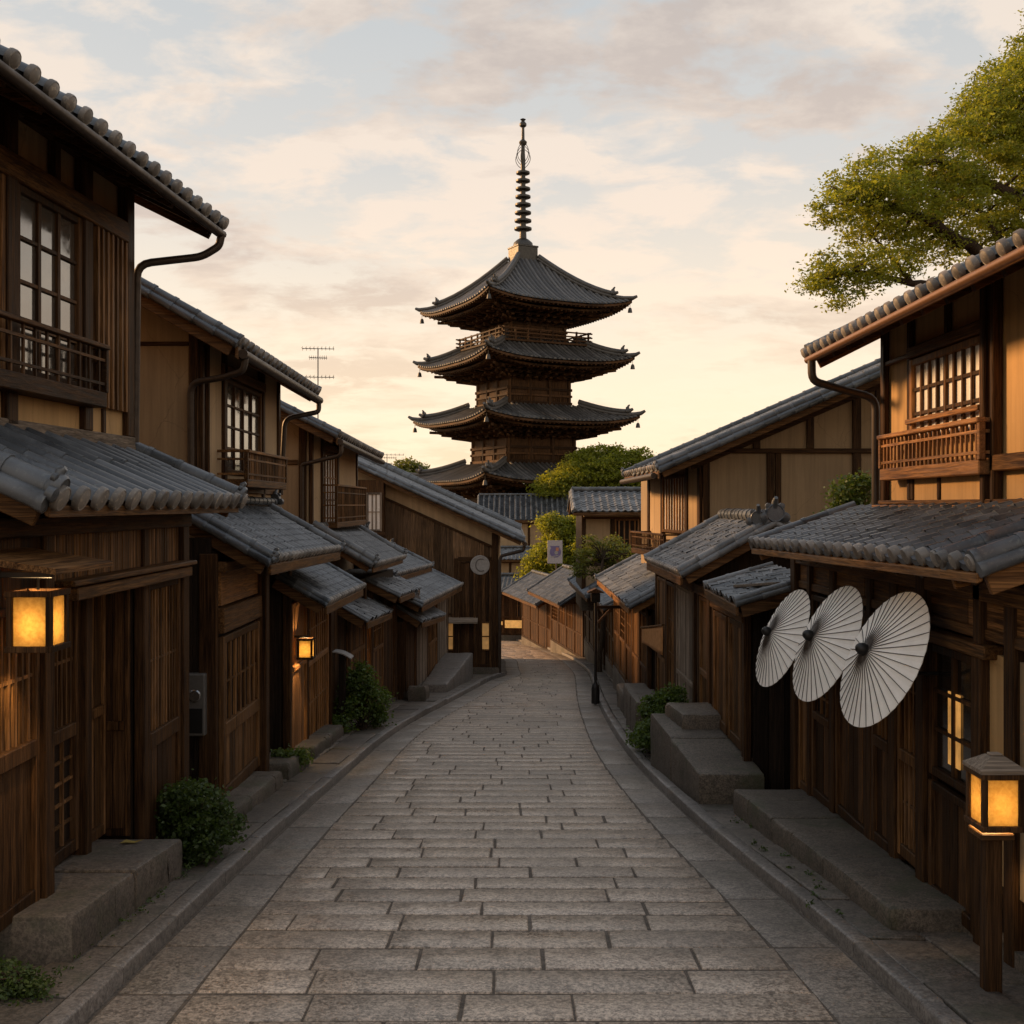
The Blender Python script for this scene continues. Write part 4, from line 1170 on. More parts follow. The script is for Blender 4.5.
# umbrellas
def umbrella(c, n, rad, label, seed):
    c, n = Vector(c), Vector(n).normalized()
    t = thing('paper_umbrella', c, label, 'umbrella', 'white paper umbrellas hung on the right house')
    s1 = n.cross(Vector((0, 0, 1))).normalized(); s2 = s1.cross(n)
    N = 36
    depth = rad * .30
    rg = random.Random(seed)
    def P(k, q, lift=0.0):
        a = 2 * math.pi * k / N
        return c + (s1 * math.cos(a) + s2 * math.sin(a)) * rad * q + n * (depth * max(0.0, 1 - q) ** 1.12 + lift - depth * .2)
    mb = MB()
    qs = (.05, .3, .6, .85, 1.0)
    vs, fs = [], []
    for q in qs:
        for k in range(2 * N):
            vs.append(P(k / 2, q * (1 if k % 2 == 0 else 1 - .002 * q), -.004 * q * (k % 2)))
    m = 2 * N
    for i in range(len(qs) - 1):
        for k in range(m): fs.append((i * m + k, i * m + (k + 1) % m, (i + 1) * m + (k + 1) % m, (i + 1) * m + k))
    k0 = len(vs)
    vs += [Vector(v) - n * .004 for v in vs]
    fs += [tuple(k0 + i for i in f)[::-1] for f in fs]
    fs += [(4 * m + k, 4 * m + (k + 1) % m, k0 + 4 * m + (k + 1) % m, k0 + 4 * m + k) for k in range(m)]
    mb.add(vs, fs); cn = mb.build('canopy', M['umb'], t)
    r = MB()
    for k in range(N): r.tube([P(k, .06, .003), P(k, .5, .002), P(k, 1.004, .001)], [.0034, .0030, .0024], 5)
    r.build('rib', M['rib'], cn)
    h = MB(); h.lathe(c + n * (depth * .74), ((.001, -.02), (.036, -.02), (.042, .0), (.040, .03), (.030, .05), (.016, .062), (.001, .064)), 16, n); h.build('cap', M['iron'], t, 40)
    s = MB(); s.tube([c + n * depth * .6, c - n * .30], .011, 8)
    for k in range(0, N, 2): s.tube([c - n * .12, P(k, .52, -.008)], .003, 4)
    s.build('shaft', M['rib'], t)
    w = MB(); e = c - n * .27; w.tube([e, Vector((2.82, e.y, e.z))], .012, 8); w.build('wall_hook', M['iron'], t)
    return t
nn = (-.92, -.12, .43)
umbrella((2.38, 7.14, 1.075), nn, .475, 'nearest and largest looking of the white paper umbrellas, beside the lattice door', 1)
umbrella((2.345, 8.30, 1.03), (-.92, -.11, .41), .47, 'middle of the three white paper umbrellas, between the other two', 2)
umbrella((2.325, 9.58, .915), (-.93, -.10, .40), .455, 'farthest and smallest looking of the three white paper umbrellas', 3)
# steps on the right
block('stone_step', 'long low stone step along the right house beneath the umbrellas', 'step', 6.7, 10.45, 2.30, 2.78, 2.10, 2.78, zr(6.7) + .19, zr(10.45) + .28, 'stone', bev=.018, rough=.007, seed=5)
block('stone_platform', 'big high stone platform before the plank doors on the right', 'platform', 10.9, 13.35, 1.86, 2.5, 1.68, 2.5, -.60, -.47, 'stone', bev=.018, rough=.006, seed=6)
block('stone_block', 'dark low stone lying on the far end of the stone platform', 'stone', 12.6, 13.3, 1.95, 2.4, 1.85, 2.4, -.33, -.31, 'stone', bev=.03, seed=7, zbot=.4)
# second low house
def house_right_shop():
    t = thing('plank_shop', (3.4, 14.5, zr(14.5)), 'low plank fronted shop above the stone platform with a steep tiled roof', 'shop')
    G = right(2.45)
    bodybox(t, G, 11.35, 18.3, 2.4, -2.0, 1.12, 'black')
    E = front(11.35)
    q = MB(); planks(q, E, 2.48, 4.6, -1.2, 1.1, -.01, .02, .16); q.build('side_boards', M['black'], t)
    posts(t, G, [(11.33, 11.47, -.95, 1.05, .06), (13.0, 13.12, -.5, 1.1, .07), (13.2, 13.34, -.9, 1.15, .09), (14.1, 14.2, -1.2, 1.1, .06), (14.34, 14.46, -1.2, 1.1, .08), (16.1, 16.2, -1.4, 1.0, .06), (17.1, 17.2, -1.5, 1.0, .06), (18.2, 18.32, -1.7, 1.0, .07)], 'darkz')
    screen(t, G, 11.5, 12.2, -.52, .82, None, 'planks', mat='mid', fr=.06); screen(t, G, 12.22, 12.98, -.50, .82, None, 'planks', mat='mid', fr=.06, o=.02)
    beams(t, G, [(11.35, 13.2, .84, .95, .08), (13.3, 18.3, .92, 1.05, .08)], 'mid')
    screen(t, G, 13.36, 14.08, -.6, .90, -.05, 'board', 'planks', 'mid', midh=.08)
    screen(t, G, 14.48, 16.08, -1.1, .90, -.35, 'planks', 'planks', 'grey', midh=.06)
    screen(t, G, 16.22, 17.08, -1.3, .88, None, 'lattice', mat='dark', step=.1); screen(t, G, 17.22, 18.18, -1.4, .88, -.4, 'planks', 'planks', 'mid')
    plinth(t, G, 11.35, 18.3, zr(11.35) - .1, zr(18.3) - .1, -.55, zr(18.3) + .25, .07)
    slope_roof(t, (2.20, 12.45, 1.13), (2.20, 10.75, 1.10), (.75, 0, .22), .2, .12, 's', 'shingle', seed=61, er=.04, orn=False, caps=False)
    r = MB(); r.bar((2.35, 11.5, 1.21), (2.6, 10.8, 1.29), .09, .03, .005); r.build('loose_board', M['greyx'], t)
    slope_roof(t, (2.10, 17.0, 1.20), (2.10, 13.65, 1.20), (1.15, 0, .64), .19, .115, 's', 'shingle', seed=62, er=.06, orn=False, fh=.1)
    slope_roof(t, (4.4, 13.65, 1.20), (4.4, 17.0, 1.20), (-1.15, 0, .64), .22, .2, 's', 'shingle', seed=63, er=.06, orn=False, caps=False)
    mb = MB(); mb.prism([(2.3, 13.9, 1.1), (2.3, 13.9, 1.18), (3.25, 13.9, 1.72), (4.2, 13.9, 1.18), (4.2, 13.9, 1.1)], (0, 2.9, 0)); mb.build('gable_wall', M['black'], t)
    r = MB(); roll(r, (3.25, 13.6, 1.92), (3.25, 17.0, 1.92), .085, .26); ornament(r, (3.25, 13.58, 1.96), (0, -1, 0), .24); ornament(r, (3.05, 13.62, 1.9), (-.3, -1, 0), .2); r.build('ridge_tiles', M['tile'], t, 45)
house_right_shop()
def house_right_third():
    t = thing('half_timbered_house', (5.5, 20.5, zr(20.5)), 'tall half timbered house with a wide tan gable of dark posts and plaster panels', 'house')
    y = 18.5
    E = front(y)
    slope = .435
    xe, ze = 2.40, 2.64
    zl = lambda x: ze + (x - xe) * slope
    rx = 8.2
    mb = MB()
    mb.prism([(3.2, y, -2), (3.2, y, zl(3.2) - .1), (rx, y, zl(rx) - .1), (2 * rx - 3.2, y, zl(3.2) - .1), (2 * rx - 3.2, y, -2)], (0, 2.6, 0))
    mb.build('gable_wall', M['tan'], t)
    mb = MB(); mb.prism([(3.25, y + 2.6, -2), (2.78, y + 5.2, -2), (2 * rx - 3.2, y + 5.2, -2), (2 * rx - 3.2, y + 2.6, -2)], (0, 0, 4.9)); 
    mb.build('wall', M['tan'], t)
    posts(t, E, [(3.2, 3.32, -.5, zl(3.25) - .15, .05), (4.28, 4.40, 1.0, 2.93, .05), (4.42, 4.52, 1.0, 2.93, .04), (5.72, 5.86, 1.0, zl(5.72) - .2, .05), (4.05, 4.17, 3.01, zl(4.05) - .2, .045), (4.95, 5.07, 3.01, zl(4.95) - .2, .045), (6.1, 6.22, 1.0, zl(6.1) - .2, .045), (6.9, 7.0, 1.0, zl(6.9) - .2, .045)], 'darkz')
    beams(t, E, [(3.32, 8.0, 2.93, 3.01, .06), (3.32, 4.28, 1.52, 1.64, .04)], 'dark', 'x')
    mb = MB(); mb.bar(E(3.0, .03, zl(3.0) - .2), E(8.2, .03, zl(8.2) - .2), .06, .12, .006); mb.build('barge_beam', M['darkx'], t)
    # street front, lattice and box balcony
    d = Vector((-.46, 3.5, 0))
    G = Fr((3.2, y), (d.x, d.y), (-d.y, d.x))
    mb = MB(); G.box(mb, 0, 3.5, -.5, -.02, -1.5, 2.9); mb.build('front_wall', M['tan'], t)
    posts(t, G, [(0, .14, -1, 2.9, .05), (.75, .85, 1.2, 2.85, .05), (2.4, 2.5, 1.2, 2.8, .05), (3.38, 3.5, 0.2, 2.8, .05)], 'darkz')
    window(t, G, .86, 2.38, 1.55, 2.6, 8, 1, 'mid', 'paper', o=0, bw=.05, sash=1); panel_wall(t, G, .15, .75, 1.2, 2.8, 'buff', .02); panel_wall(t, G, 2.5, 3.38, 1.2, 2.8, 'buff', .02)
    railing(t, G, .9, 3.3, 1.12, 1.55, .42, 'dark', step=.11, rails=2)
    slope_roof(t, (xe - .12, y + 3.6, ze), (xe, y - .55, ze), (rx - xe, 0, (rx - xe) * slope), .25, .25, 's', 'tile', seed=71, er=.075, orn=True, fh=.12)
    slope_roof(t, (2 * rx - xe, y - .55, ze), (2 * rx - xe, y + 3.6, ze), (xe - rx, 0, (rx - xe) * slope), .28, .28, 's', 'tile', seed=72, er=.06, orn=False, caps=False)
    r = MB(); roll(r, (rx, y - .6, zl(rx) + .15), (rx, y + 5, zl(rx) + .15), .12, .3)
    for k in range(6): ornament(r, (xe - .02 - k * .02, y - .4 + k * .5, ze + .02), (-1, 0, 0), .13)
    r.build('ridge_tiles', M['tile2'], t, 45)
    gutter(t, [(xe - .08, y - .5, ze - .1), (xe - .2, y + 3.5, ze - .12)], .05)
house_right_third()
def small_house(name, label, cat, P, adir, L, zb, zt, eo, ze, rise, run, roofmat='shingle', wallmat='mid', seed=1, bays=4, depth=3.0, style='s', back=True, caps=False, glow=None, ends=(1, 1), fascia='mid', w=.22, wallkind='planks'):
    """one-storey shop: facade along adir from P with outward normal to the street side, tiled roof over it"""
    t = thing(name, (P[0], P[1], zr(P[1])), label, cat)
    d = Vector((adir[0], adir[1], 0)).normalized()
    o = Vector((adir[2], adir[3], 0)).normalized()
    G = Fr(P, (d.x, d.y), (o.x, o.y))
    bodybox(t, G, 0, L, depth, zb - .6, zt, 'black')
    n = bays
    for i in range(n + 1):
        a = (L - .12) * i / n
        posts(t, G, [(a, a + .12, zb - .3, zt, .06)], 'darkz')
    kinds = ['planks', 'lattice', 'planks', 'grid', 'lattice']
    rg = random.Random(seed)
    for i in range(n):
        a0, a1 = (L - .12) * i / n + .13, (L - .12) * (i + 1) / n - .01
        k = 'glow' if glow is not None and i in glow else kinds[rg.randrange(5)]
        if wallkind == 'plain' or (wallkind == 'plaster' and i % 2 == 0):
            panel_wall(t, G, a0, a1, zb, zt - .12, 'buff', .02); continue
        screen(t, G, a0, a1, zb, zt - .12, zb + (zt - zb) * .42, k, 'planks', rg.choice((wallmat, 'dark', wallmat)), step=.13)
    mb = MB(); G.box(mb, 0, L, -.02, .08, zt - .11, zt, .006); mb.build('beam', M['midy' if abs(d.y) > .7 else 'midx'], t)
    plinth(t, G, 0, L, zb - .6, zb - .6, zb, zb, .07)
    up = Vector((0, 0, 1))
    A, B = G(-.25, eo, ze), G(L + .25, eo, ze)
    S = -G.o * run + up * rise
    ax = 'y' if abs(d.y) > .7 else 'x'
    slope_roof(t, A, B, S, w, w * .8, style, roofmat, seed=seed, er=.06, orn=True, caps=caps, ends=ends, ax=ax, fascia=fascia)
    if back:
        slope_roof(t, B - G.o * 2 * run, A - G.o * 2 * run, G.o * run + up * rise, .3, .3, 's', roofmat, seed=seed + 1, er=.05, orn=False, caps=False, ends=ends, ax=ax)
        r = MB(); roll(r, A + S + up * .08, B + S + up * .08, .085, .28); r.build('ridge_tiles', M['tile2'], t, 45)
        mb = MB()
        mb.prism([G(0.05, eo - .25, zt - .05), G(.05, eo - .25, ze + .02), A + S + d * .3 - up * .14, G(.05, eo - 2 * run + .25, ze + .02), G(.05, eo - 2 * run + .25, zt - .05)], d * (L - .1))
        mb.build('gable_wall', M['midz' if wallkind == 'planks' else 'buff'], t)
    return t, G
# shops stepping down the right side
t, G = small_house('tiled_shop', 'low brown shop on the right with an orange cloth by its door', 'shop', (2.40, 19.0), (0.0, 1, -1, 0), 6.4, -1.62, .25, .40, .33, .56, 1.05, 'shingle', 'mid', 81, 5, fascia='warm')
t, G = small_house('tiled_shop', 'narrow dark shop on the right whose crooked roof stands behind the street lamp', 'shop', (2.62, 26.3), (.02, 1, -1, .02), 5.0, -2.2, -.35, .45, -.40, .42, .9, 'tile2', 'mid', 85, 4)
t, G = small_house('tiled_shop', 'brown shop on the right curve under the two joined grey roofs', 'shop', (2.72, 32.0), (-.02, 1, -1, -.02), 6.5, -2.6, -.55, .55, -.62, .9, 1.5, 'tile', 'dark', 88, 4)
t, G = small_house('tiled_shop', 'brown shop with a pale projecting gable at the far right curve', 'shop', (2.6, 39.5), (-.16, 1, -1, -.16), 6.0, -3.5, -1.45, .95, -1.5, .95, 1.5, 'tile2', 'dark', 91, 4)  # eave pushed out wide to shade this front
t, G = small_house('tiled_shop', 'far brown shop just right of the lit shop at the end of the street', 'shop', (1.9, 46.5), (-.2, 1, -1, -.2), 7.0, -4.3, -2.05, .95, -2.15, .9, 1.5, 'tile2', 'dark', 94, 4)  # same deep eave, shaped to keep sun off the facade
t, G = small_house('tiled_shop', 'lit shop closing the far end of the street, small glowing sign low on its front', 'shop', (-1.7, 58.6), (1, -.12, -.12, -1), 3.6, -4.85, -2.55, .6, -2.5, .75, 1.5, 'tile2', 'dark', 97, 4, fascia='dark')
mb = MB(); G.box(mb, 1.35, 2.25, .08, .16, -4.45, -4.05); mb.build('lit_sign', M['glow'], t)
mb = MB(); G.box(mb, 1.0, 1.22, .08, .14, -4.3, -4.12); mb.build('lit_sign', M['glow'], t)
# cottage above the curve
t, G = small_house('cottage', 'tan cottage with a grey hipped roof standing above the shops on the right', 'cottage', (2.15, 32.8 + 1.2), (1, 0, 0, -1), 3.7, -.6, 1.75, .55, 1.86, .62, 1.5, 'shingle', 'warm', 101, 4, wallkind='plaster')
t, G = small_house('storehouse', 'storehouse with dark ribbed roof and a white gable end in front of the pagoda', 'storehouse', (-1.75, 65), (1, .0, 0, -1), 5.5, -5.0, 1.05, .4, 1.17, 1.45, 2.4, 'tile', 'grey', 104, 2, style='barrel', wallkind='plain', w=.32)
mb = MB(); mb.prism([(-2.05, 64.65, -5.3), (-2.05, 64.65, 1.18), (-2.05, 67.0, 2.55), (-2.05, 69.4, 1.18), (-2.05, 69.4, -5.3)], (.3, 0, 0)); mb.build('white_gable', M['pale'], t)
t, G = small_house('wall_house', 'small house with pale plaster wall and low roof below the storehouse', 'house', (-2.2, 63.0), (1, .05, .05, -1), 4.2, -5.0, -1.15, .4, -1.05, .6, 1.0, 'shingle', 'grey', 107, 2, wallkind='plain')

# ------------------------------------------------------------------ pagoda
def pagoda():
    cx, cy = .60, 60.0
    t = thing('pagoda', (cx, cy, zr(60)), 'dark five storey wooden pagoda with a tall ringed spire above the street', 'pagoda')
    rot = R(28)
    def L(x, y, z):
        c, s = math.cos(rot), math.sin(rot)
        return Vector((cx + x * c - y * s, cy + x * s + y * c, z))
    zp = lambda py: ZC + (YH - py) * 60 / F_PX
    tiers = [  # tip z, eave half, inner z, inner half, half width of the storey under it
        (zp(306), 4.30, zp(262), .62, 1.72), (zp(361), 4.40, zp(345), 2.05, 1.90), (zp(418), 4.60, zp(408), 2.2, 2.10),
        (zp(475), 4.75, zp(465), 2.35, 2.30), (zp(530), 5.0, zp(511), 2.5, 2.5)]
    UPT = .42
    def face(k):
        c, s = [(1, 0), (0, 1), (-1, 0), (0, -1)][k]
        return lambda u, d, z: L(u * c + d * s, u * s - d * c, z)      # d outward distance
    for ti, (zt, E, zi, I, bw) in enumerate(tiers):
        ze = zt - UPT
        H = zi - ze
        zf = lambda u, v: ze + H * ((.60 * v + .40 * v * v) if ti == 0 else (.8 * v + .2 * v * v)) + UPT * (abs(u) / E) ** 3.2 * (1 - v) ** 1.5
        rf_mb, rib, eave = MB(), MB(), MB()
        raf = MB()
        for k in range(4):
            F = face(k)
            NV, NU = 8, 24
            for i in range(NV):
                for j in range(NU):
                    v0, v1 = i / NV, (i + 1) / NV
                    h0, h1 = E + (I - E) * v0, E + (I - E) * v1
                    q = lambda jj, h: -h + 2 * h * jj / NU
                    rf_mb.quad(F(q(j, h0), h0, zf(q(j, h0), v0)), F(q(j + 1, h0), h0, zf(q(j + 1, h0), v0)), F(q(j + 1, h1), h1, zf(q(j + 1, h1), v1)), F(q(j, h1), h1, zf(q(j, h1), v1)))
            nr = int(2 * E / .27)
            for j in range(nr + 1):
                u = -E + .06 + (2 * E - .12) * j / nr
                vm = min(1, (E - abs(u)) / (E - I))
                if vm < .03: continue
                ns = max(2, int(8 * vm) + 1)
                vs, r = [], .075
                for i in range(ns + 1):
                    v = vm * i / ns
                    d = E + (I - E) * v + (.03 if i == 0 else 0)
                    z = zf(u, v)
                    for a in (0, 45, 90, 135, 180):
                        vs.append(F(u + math.cos(R(a)) * r, d, z + math.sin(R(a)) * r * 1.1 - .005))
                fs = [(i * 5 + a, i * 5 + a + 1, i * 5 + 5 + a + 1, i * 5 + 5 + a) for i in range(ns) for a in range(4)] + [(0, 1, 2, 3, 4)]
                rib.add(vs, fs)
            # eave edge board, two layers of rafters
            for layer, (d0, drop, th) in enumerate(((E - .04, .04, .11), (E - .55, .24, .10))):
                n2 = 24
                for j in range(n2):
                    ua, ub = -d0 + 2 * d0 * j / n2, -d0 + 2 * d0 * (j + 1) / n2
                    za, zb = zf(ua * E / d0, 0) - drop, zf(ub * E / d0, 0) - drop
                    P = [F(ua, d0, za), F(ub, d0, zb), F(ub, d0, zb - th), F(ua, d0, za - th)]
                    eave.prism(P, F(0, -.12, 0) - F(0, 0, 0))
                # soffit
                for j in range(n2):
                    ua, ub = -d0 + 2 * d0 * j / n2, -d0 + 2 * d0 * (j + 1) / n2
                    di = d0 - .7 if layer == 0 else bw + .35
                    s_ = di / d0
                    zz = lambda u: zf(u * E / d0, 0) - drop - th * .6
                    zi_ = lambda u: ze + UPT * .15 * (abs(u) / d0) ** 3 - drop - th * .6 + (.12 if layer == 0 else .18)
                    eave.quad(F(ua, d0 - .05, zz(ua)), F(ub, d0 - .05, zz(ub)), F(ub * s_, di, zi_(ub)), F(ua * s_, di, zi_(ua)))
                nn_ = int(2 * d0 / .26)
                for j in range(nn_ + 1):
                    u = -d0 + .05 + (2 * d0 - .1) * j / nn_
                    di = max(bw + .3, abs(u) + .02) if layer else max(d0 - .8, abs(u) + .02)
                    if d0 - di < .12: continue
                    z0 = zf(u * E / d0, 0) - drop - th - .02
                    raf.bar(F(u, d0 - .03, z0), F(u, di, z0 + (.10 if layer == 0 else .16) - .3 * (abs(u) / d0) ** 3 * UPT), .075, .09)
        rf = rf_mb.build('roof', M['tilepd'], t, 35)
        rib.build('roof_ribs', M['tilep'], rf, 50)
        eave.build('eave_board', M['darkx'], rf)
        raf.build('rafters', M['darkx'], rf)
        # hip rolls and their upturned ends
        bell = MB()
        for k in range(4):
            F = face(k)
            hip = MB()
            pts, pts2 = [], []
            for i in range(11):
                v = i / 10
                h = E + (I - E) * v
                z = zf(h if v else E, v) if v else zf(E, 0)
                z = ze + H * ((.60 * v + .40 * v * v) if ti == 0 else (.8 * v + .2 * v * v)) + UPT * (h / E) ** 3.2 * (1 - v) ** 1.5
                pts.append(F(h, h, z + .10))
            tip = pts[0] + (pts[0] - pts[1]).normalized() * .22 + V(0, 0, .10)
            hip.tube([tip] + pts, [.07] + [.11] * 11, 8)
            i0 = 2
            up = [p + V(0, 0, .16) for p in pts[i0:]]
            hip.tube([up[0] + (up[0] - up[1]).normalized() * .25 + V(0, 0, .14)] + up, [.07] + [.13] * len(up), 8)
            ornament(hip, up[0] + V(0, 0, .08), F(1, 1, 0) - F(0, 0, 0), .34)
            hip.build('hip_tiles', M['tilep'], rf, 50)
            b = F(E - .12, E - .12, zf(E, 0) - .18)
            bell.tube([b, b - V(0, 0, .22)], .012, 5); bell.lathe(b - V(0, 0, .48), ((.13, 0), (.12, .03), (.10, .16), (.07, .24), (.001, .27)), 10)
        bell.build('wind_bells', M['copper'], rf, 40)
        # brackets: stepped rings with block ends
        br = MB()
        zs = ze - .20
        for q, (hw, dz) in enumerate(((bw + (E - bw) * .50, .0), (bw + (E - bw) * .30, .17), (bw + (E - bw) * .13, .34))):
            for k in range(4):
                F = face(k)
                br.cbox(F, (-hw, hw - .16, zs - dz - .12), (hw, hw, zs - dz - .01), 0)
                m = 10
                for j in range(m + 1):
                    u = -hw + 2 * hw * j / m
                    br.cbox(F, (u - .10, hw - .3, zs - dz - .22), (u + .10, hw + .10, zs - dz - .125), .02)
                for j in range(5):
                    u = -bw + 2 * bw * j / 4
                    br.bar(F(u, bw, zs - dz - .26), F(u * (hw + .25) / bw * .9, hw + .35, zs - dz - .14), .12, .13, .02)
            c_ = hw + .5
            for sx in (-1, 1):
                for sy in (-1, 1):
                    br.bar(L(sx * bw, sy * bw, zs - dz - .24), L(sx * c_, sy * c_, zs - dz - .08), .14, .15, .02)
        br.build('brackets', M['darkx'], t)
        # storey body below
        zlow = (tiers[ti + 1][2] - .25) if ti + 1 < len(tiers) else zr(60) - .1
        ztop = ze - .2
        bd = MB()
        bd.cbox(L, (-bw + .06, -bw + .06, zlow), (bw - .06, bw - .06, ztop), 0)
        bd.build('storey_wall', M['darkz'], t)
        fr = MB()
        for k in range(4):
            F = face(k)
            for j in range(4):
                u = -bw + .1 + (2 * bw - .2) * j / 3
                if j < 3: fr.tube([F(u, bw - .08, zlow), F(u, bw - .08, ztop)], .13, 8)
            for z, hh in ((zlow + .3, .16), (zlow + .72, .12), (zlow + 1.05, .14)):
                if z < ztop - .2: fr.cbox(F, (-bw - .08, bw - .05, z), (bw + .08, bw + .03, z + hh), .01)
            wz = min(ztop, zlow + .7)
            for sx in (-1, 1):
                a = sx * bw * .66
                for j in range(7): fr.cbox(F, (a - .42 + j * .13, bw - .05, zlow + .46), (a - .37 + j * .13, bw - .01, wz), 0)
            fr.cbox(F, (-.4, bw - .05, zlow + .46), (.4, bw - .015, wz), .01)
        fr.build('storey_frame', M['darkz'], t, 40)
        if ti == 0:
            hw, zb = 2.62, zp(347)
            rl = MB()
            for k in range(4):
                F = face(k)
                rl.cbox(F, (-hw, bw, zb - .12), (hw, hw, zb - .02), 0) if k % 2 == 0 else rl.cbox(F, (-bw, bw, zb - .12), (bw, hw, zb - .02), 0)
                for z in (zb + .12, zb + .32, zb + .54): rl.cbox(F, (-hw - .2, hw - .08, z - .035), (hw + .2, hw, z + .035), 0)
                for j in range(8):
                    u = -hw + .04 + (2 * hw - .08) * j / 7; rl.cbox(F, (u - .04, hw - .085, zb - .02), (u + .04, hw + .005, zb + .6), 0)
            rl.build('balcony_rail', M['darkx'], t)
    # spire
    sp = MB()
    zb = zp(258)
    a = .60
    sp.cbox(L, (-a, -a, zb - .25), (a, a, zb + .55), .03); sp.cbox(L, (-a - .03, -a - .03, zb + .5), (a + .03, a + .03, zb + .60), .02)
    s = sp.build('spire_base', M['copper'], t)
    sp = MB()
    z0 = zp(246)
    sp.lathe(L(0, 0, 0), ((.55, z0 - .02), (.52, z0 + .15), (.34, z0 + .32), (.2, z0 + .4), (.17, z0 + 1.0), (.13, zp(170)), (.09, zp(140)), (.07, zp(122))), 14)
    sp.build('spire_mast', M['copper'], t, 40)
    sp = MB()
    for i in range(8):
        z = zp(229) + (zp(173) - zp(229)) * i / 7
        r = .48 - .015 * i
        sp.lathe(L(0, 0, z), ((.12, -.10), (r * .75, -.09), (r, -.05), (r, .05), (r * .75, .09), (.12, .12)), 18)
    sp.build('spire_rings', M['copper'], t, 40)
    sp = MB()
    for k in range(4):
        a = R(45 + 90 * k) + rot
        d = V(math.cos(a), math.sin(a), 0)
        c = L(0, 0, 0)
        for j in range(3):
            pts = [c + d * (.12 + (.30 - .05 * j) * max(0.0, math.sin(math.pi * q / 8)) ** .8) + V(0, 0, zp(168) + j * .18 + (zp(150) - zp(168)) * q / 8) for q in range(9)]
            sp.tube(pts, .018, 5)
    sp.build('spire_flames', M['copper'], t, 40)
    sp = MB()
    sp.lathe(L(0, 0, 0), ((.05, zp(147)), (.2, zp(144)), (.22, zp(142)), (.06, zp(139)), (.06, zp(128)), (.19, zp(126)), (.2, zp(124)), (.08, zp(121)), (.16, zp(119.5)), (.001, zp(118))), 14)
    sp.build('spire_jewels', M['copper'], t, 40)
    k = 1.25                                       # the tower is this much larger than drawn above and stands that much farther off
    t.scale = (k, k, k)
    t.location = (cx * k, cy * k, ZC + (zr(60) - ZC) * k)
pagoda()
# ------------------------------------------------------------------ trees and shrubs
def leaf_object(name, pts, size, mat, parent=None, flat=.35, seed=1, aspect=.5):
    """many small folded leaves at pts"""
    g = np.random.default_rng(seed)
    n = len(pts)
    P = np.asarray(pts, dtype=np.float64)
    if parent is not None: P = P - np.array(ORG[parent.name])
    d = g.normal(size=(n, 3)); d[:, 2] = d[:, 2] * .6 - .25
    d /= np.linalg.norm(d, axis=1)[:, None]
    up = g.normal(size=(n, 3)) * (1 - flat) + np.array([0, 0, 1.0]) * flat * 2
    s = np.cross(d, up); s /= np.linalg.norm(s, axis=1)[:, None] + 1e-9
    u = np.cross(s, d)
    L = size * g.uniform(.6, 1.3, n)[:, None]
    W = L * aspect
    v = np.empty((n, 4, 3))
    v[:, 0] = P; v[:, 1] = P + d * L * .45 + s * W * .5 + u * L * .06; v[:, 2] = P + d * L; v[:, 3] = P + d * L * .45 - s * W * .5 + u * L * .06
    me = bpy.data.meshes.new(name)
    me.vertices.add(n * 4); me.vertices.foreach_set('co', v.reshape(-1))
    me.loops.add(n * 4); me.loops.foreach_set('vertex_index', np.arange(n * 4, dtype=np.int32))
    me.polygons.add(n); me.polygons.foreach_set('loop_start', np.arange(0, n * 4, 4, dtype=np.int32))
    me.update(calc_edges=True)
    me.materials.append(mat)
    o = bpy.data.objects.new(name, me); COL.objects.link(o)
    if parent is not None: o.parent = parent; ORG[o.name] = ORG[parent.name]
    return o
def clump_points(blobs, density, spray, per, seed, squash=.35):
    """sprays of leaves over ellipsoid blobs; returns leaf positions and spray centres"""
    g = np.random.default_rng(seed)
    pts, cs = [], []
    for c, r in blobs:
        c = np.array(c)
        ns = max(4, int(density * r ** 2))
        d = g.normal(size=(ns, 3)); d /= np.linalg.norm(d, axis=1)[:, None]
        rad = r * g.uniform(.35, 1.0, ns) ** .55
        ce = c + d * rad[:, None] * np.array([1, 1, .8])
        for q in ce:
            sz = spray * g.uniform(.5, 1.35)
            o = g.normal(size=(per, 3)) * np.array([sz, sz, sz * squash]) * .55
            o[:, 2] -= .25 * np.linalg.norm(o[:, :2], axis=1) ** 1.2
            pts.append(q + o)
        cs.append(ce)
    return np.concatenate(pts), np.concatenate(cs)
def tree(name, label, cat, base, limbs, blobs, density, spray, per, leaf, mat, seed, group=None, r0=.16, twigs=90, aspect=.5):
    t = thing(name, base, label, cat, group)
    pts, cs = clump_points(blobs, density, spray, per, seed)
    leaf_object('crown', pts, leaf, M[mat], t, .35, seed, aspect)
    mb = MB()
    nodes = []
    rg = random.Random(seed)
    for lb, ra, rb in limbs:
        P = [Vector(p) for p in lb]
        fine = [P[0]]
        for a, b in zip(P, P[1:]):
            for k in range(1, 5):
                q = a.lerp(b, k / 4)
                w = (b - a).length * .035
                fine.append(q + Vector((rg.uniform(-w, w), rg.uniform(-w, w), rg.uniform(-w, w))))
        m = len(fine)
        rr = [ra + (rb - ra) * i / (m - 1) for i in range(m)]
        mb.tube(fine, rr, 8)
        nodes += [(p, r) for p, r in zip(fine, rr) if r < ra * .85 or r < .05]
    if nodes:
        idx = list(range(len(cs))); rg.shuffle(idx)
        for i in idx[:twigs]:
            q = Vector(cs[i])
            p, r = min(nodes, key=lambda n: (n[0] - q).length)
            mid = p.lerp(q, .55) + Vector((rg.uniform(-.1, .1), rg.uniform(-.1, .1), .06 * (q - p).length))
            mb.tube([p, p.lerp(mid, .5), mid, q], [min(r * .6, .03), min(r * .5, .022), .012, .005], 5)
    mb.build('trunk', M['bark'], t, 60)
    return t
bl = lambda px, py, d, r: (tuple(at(px, py, d)), r)
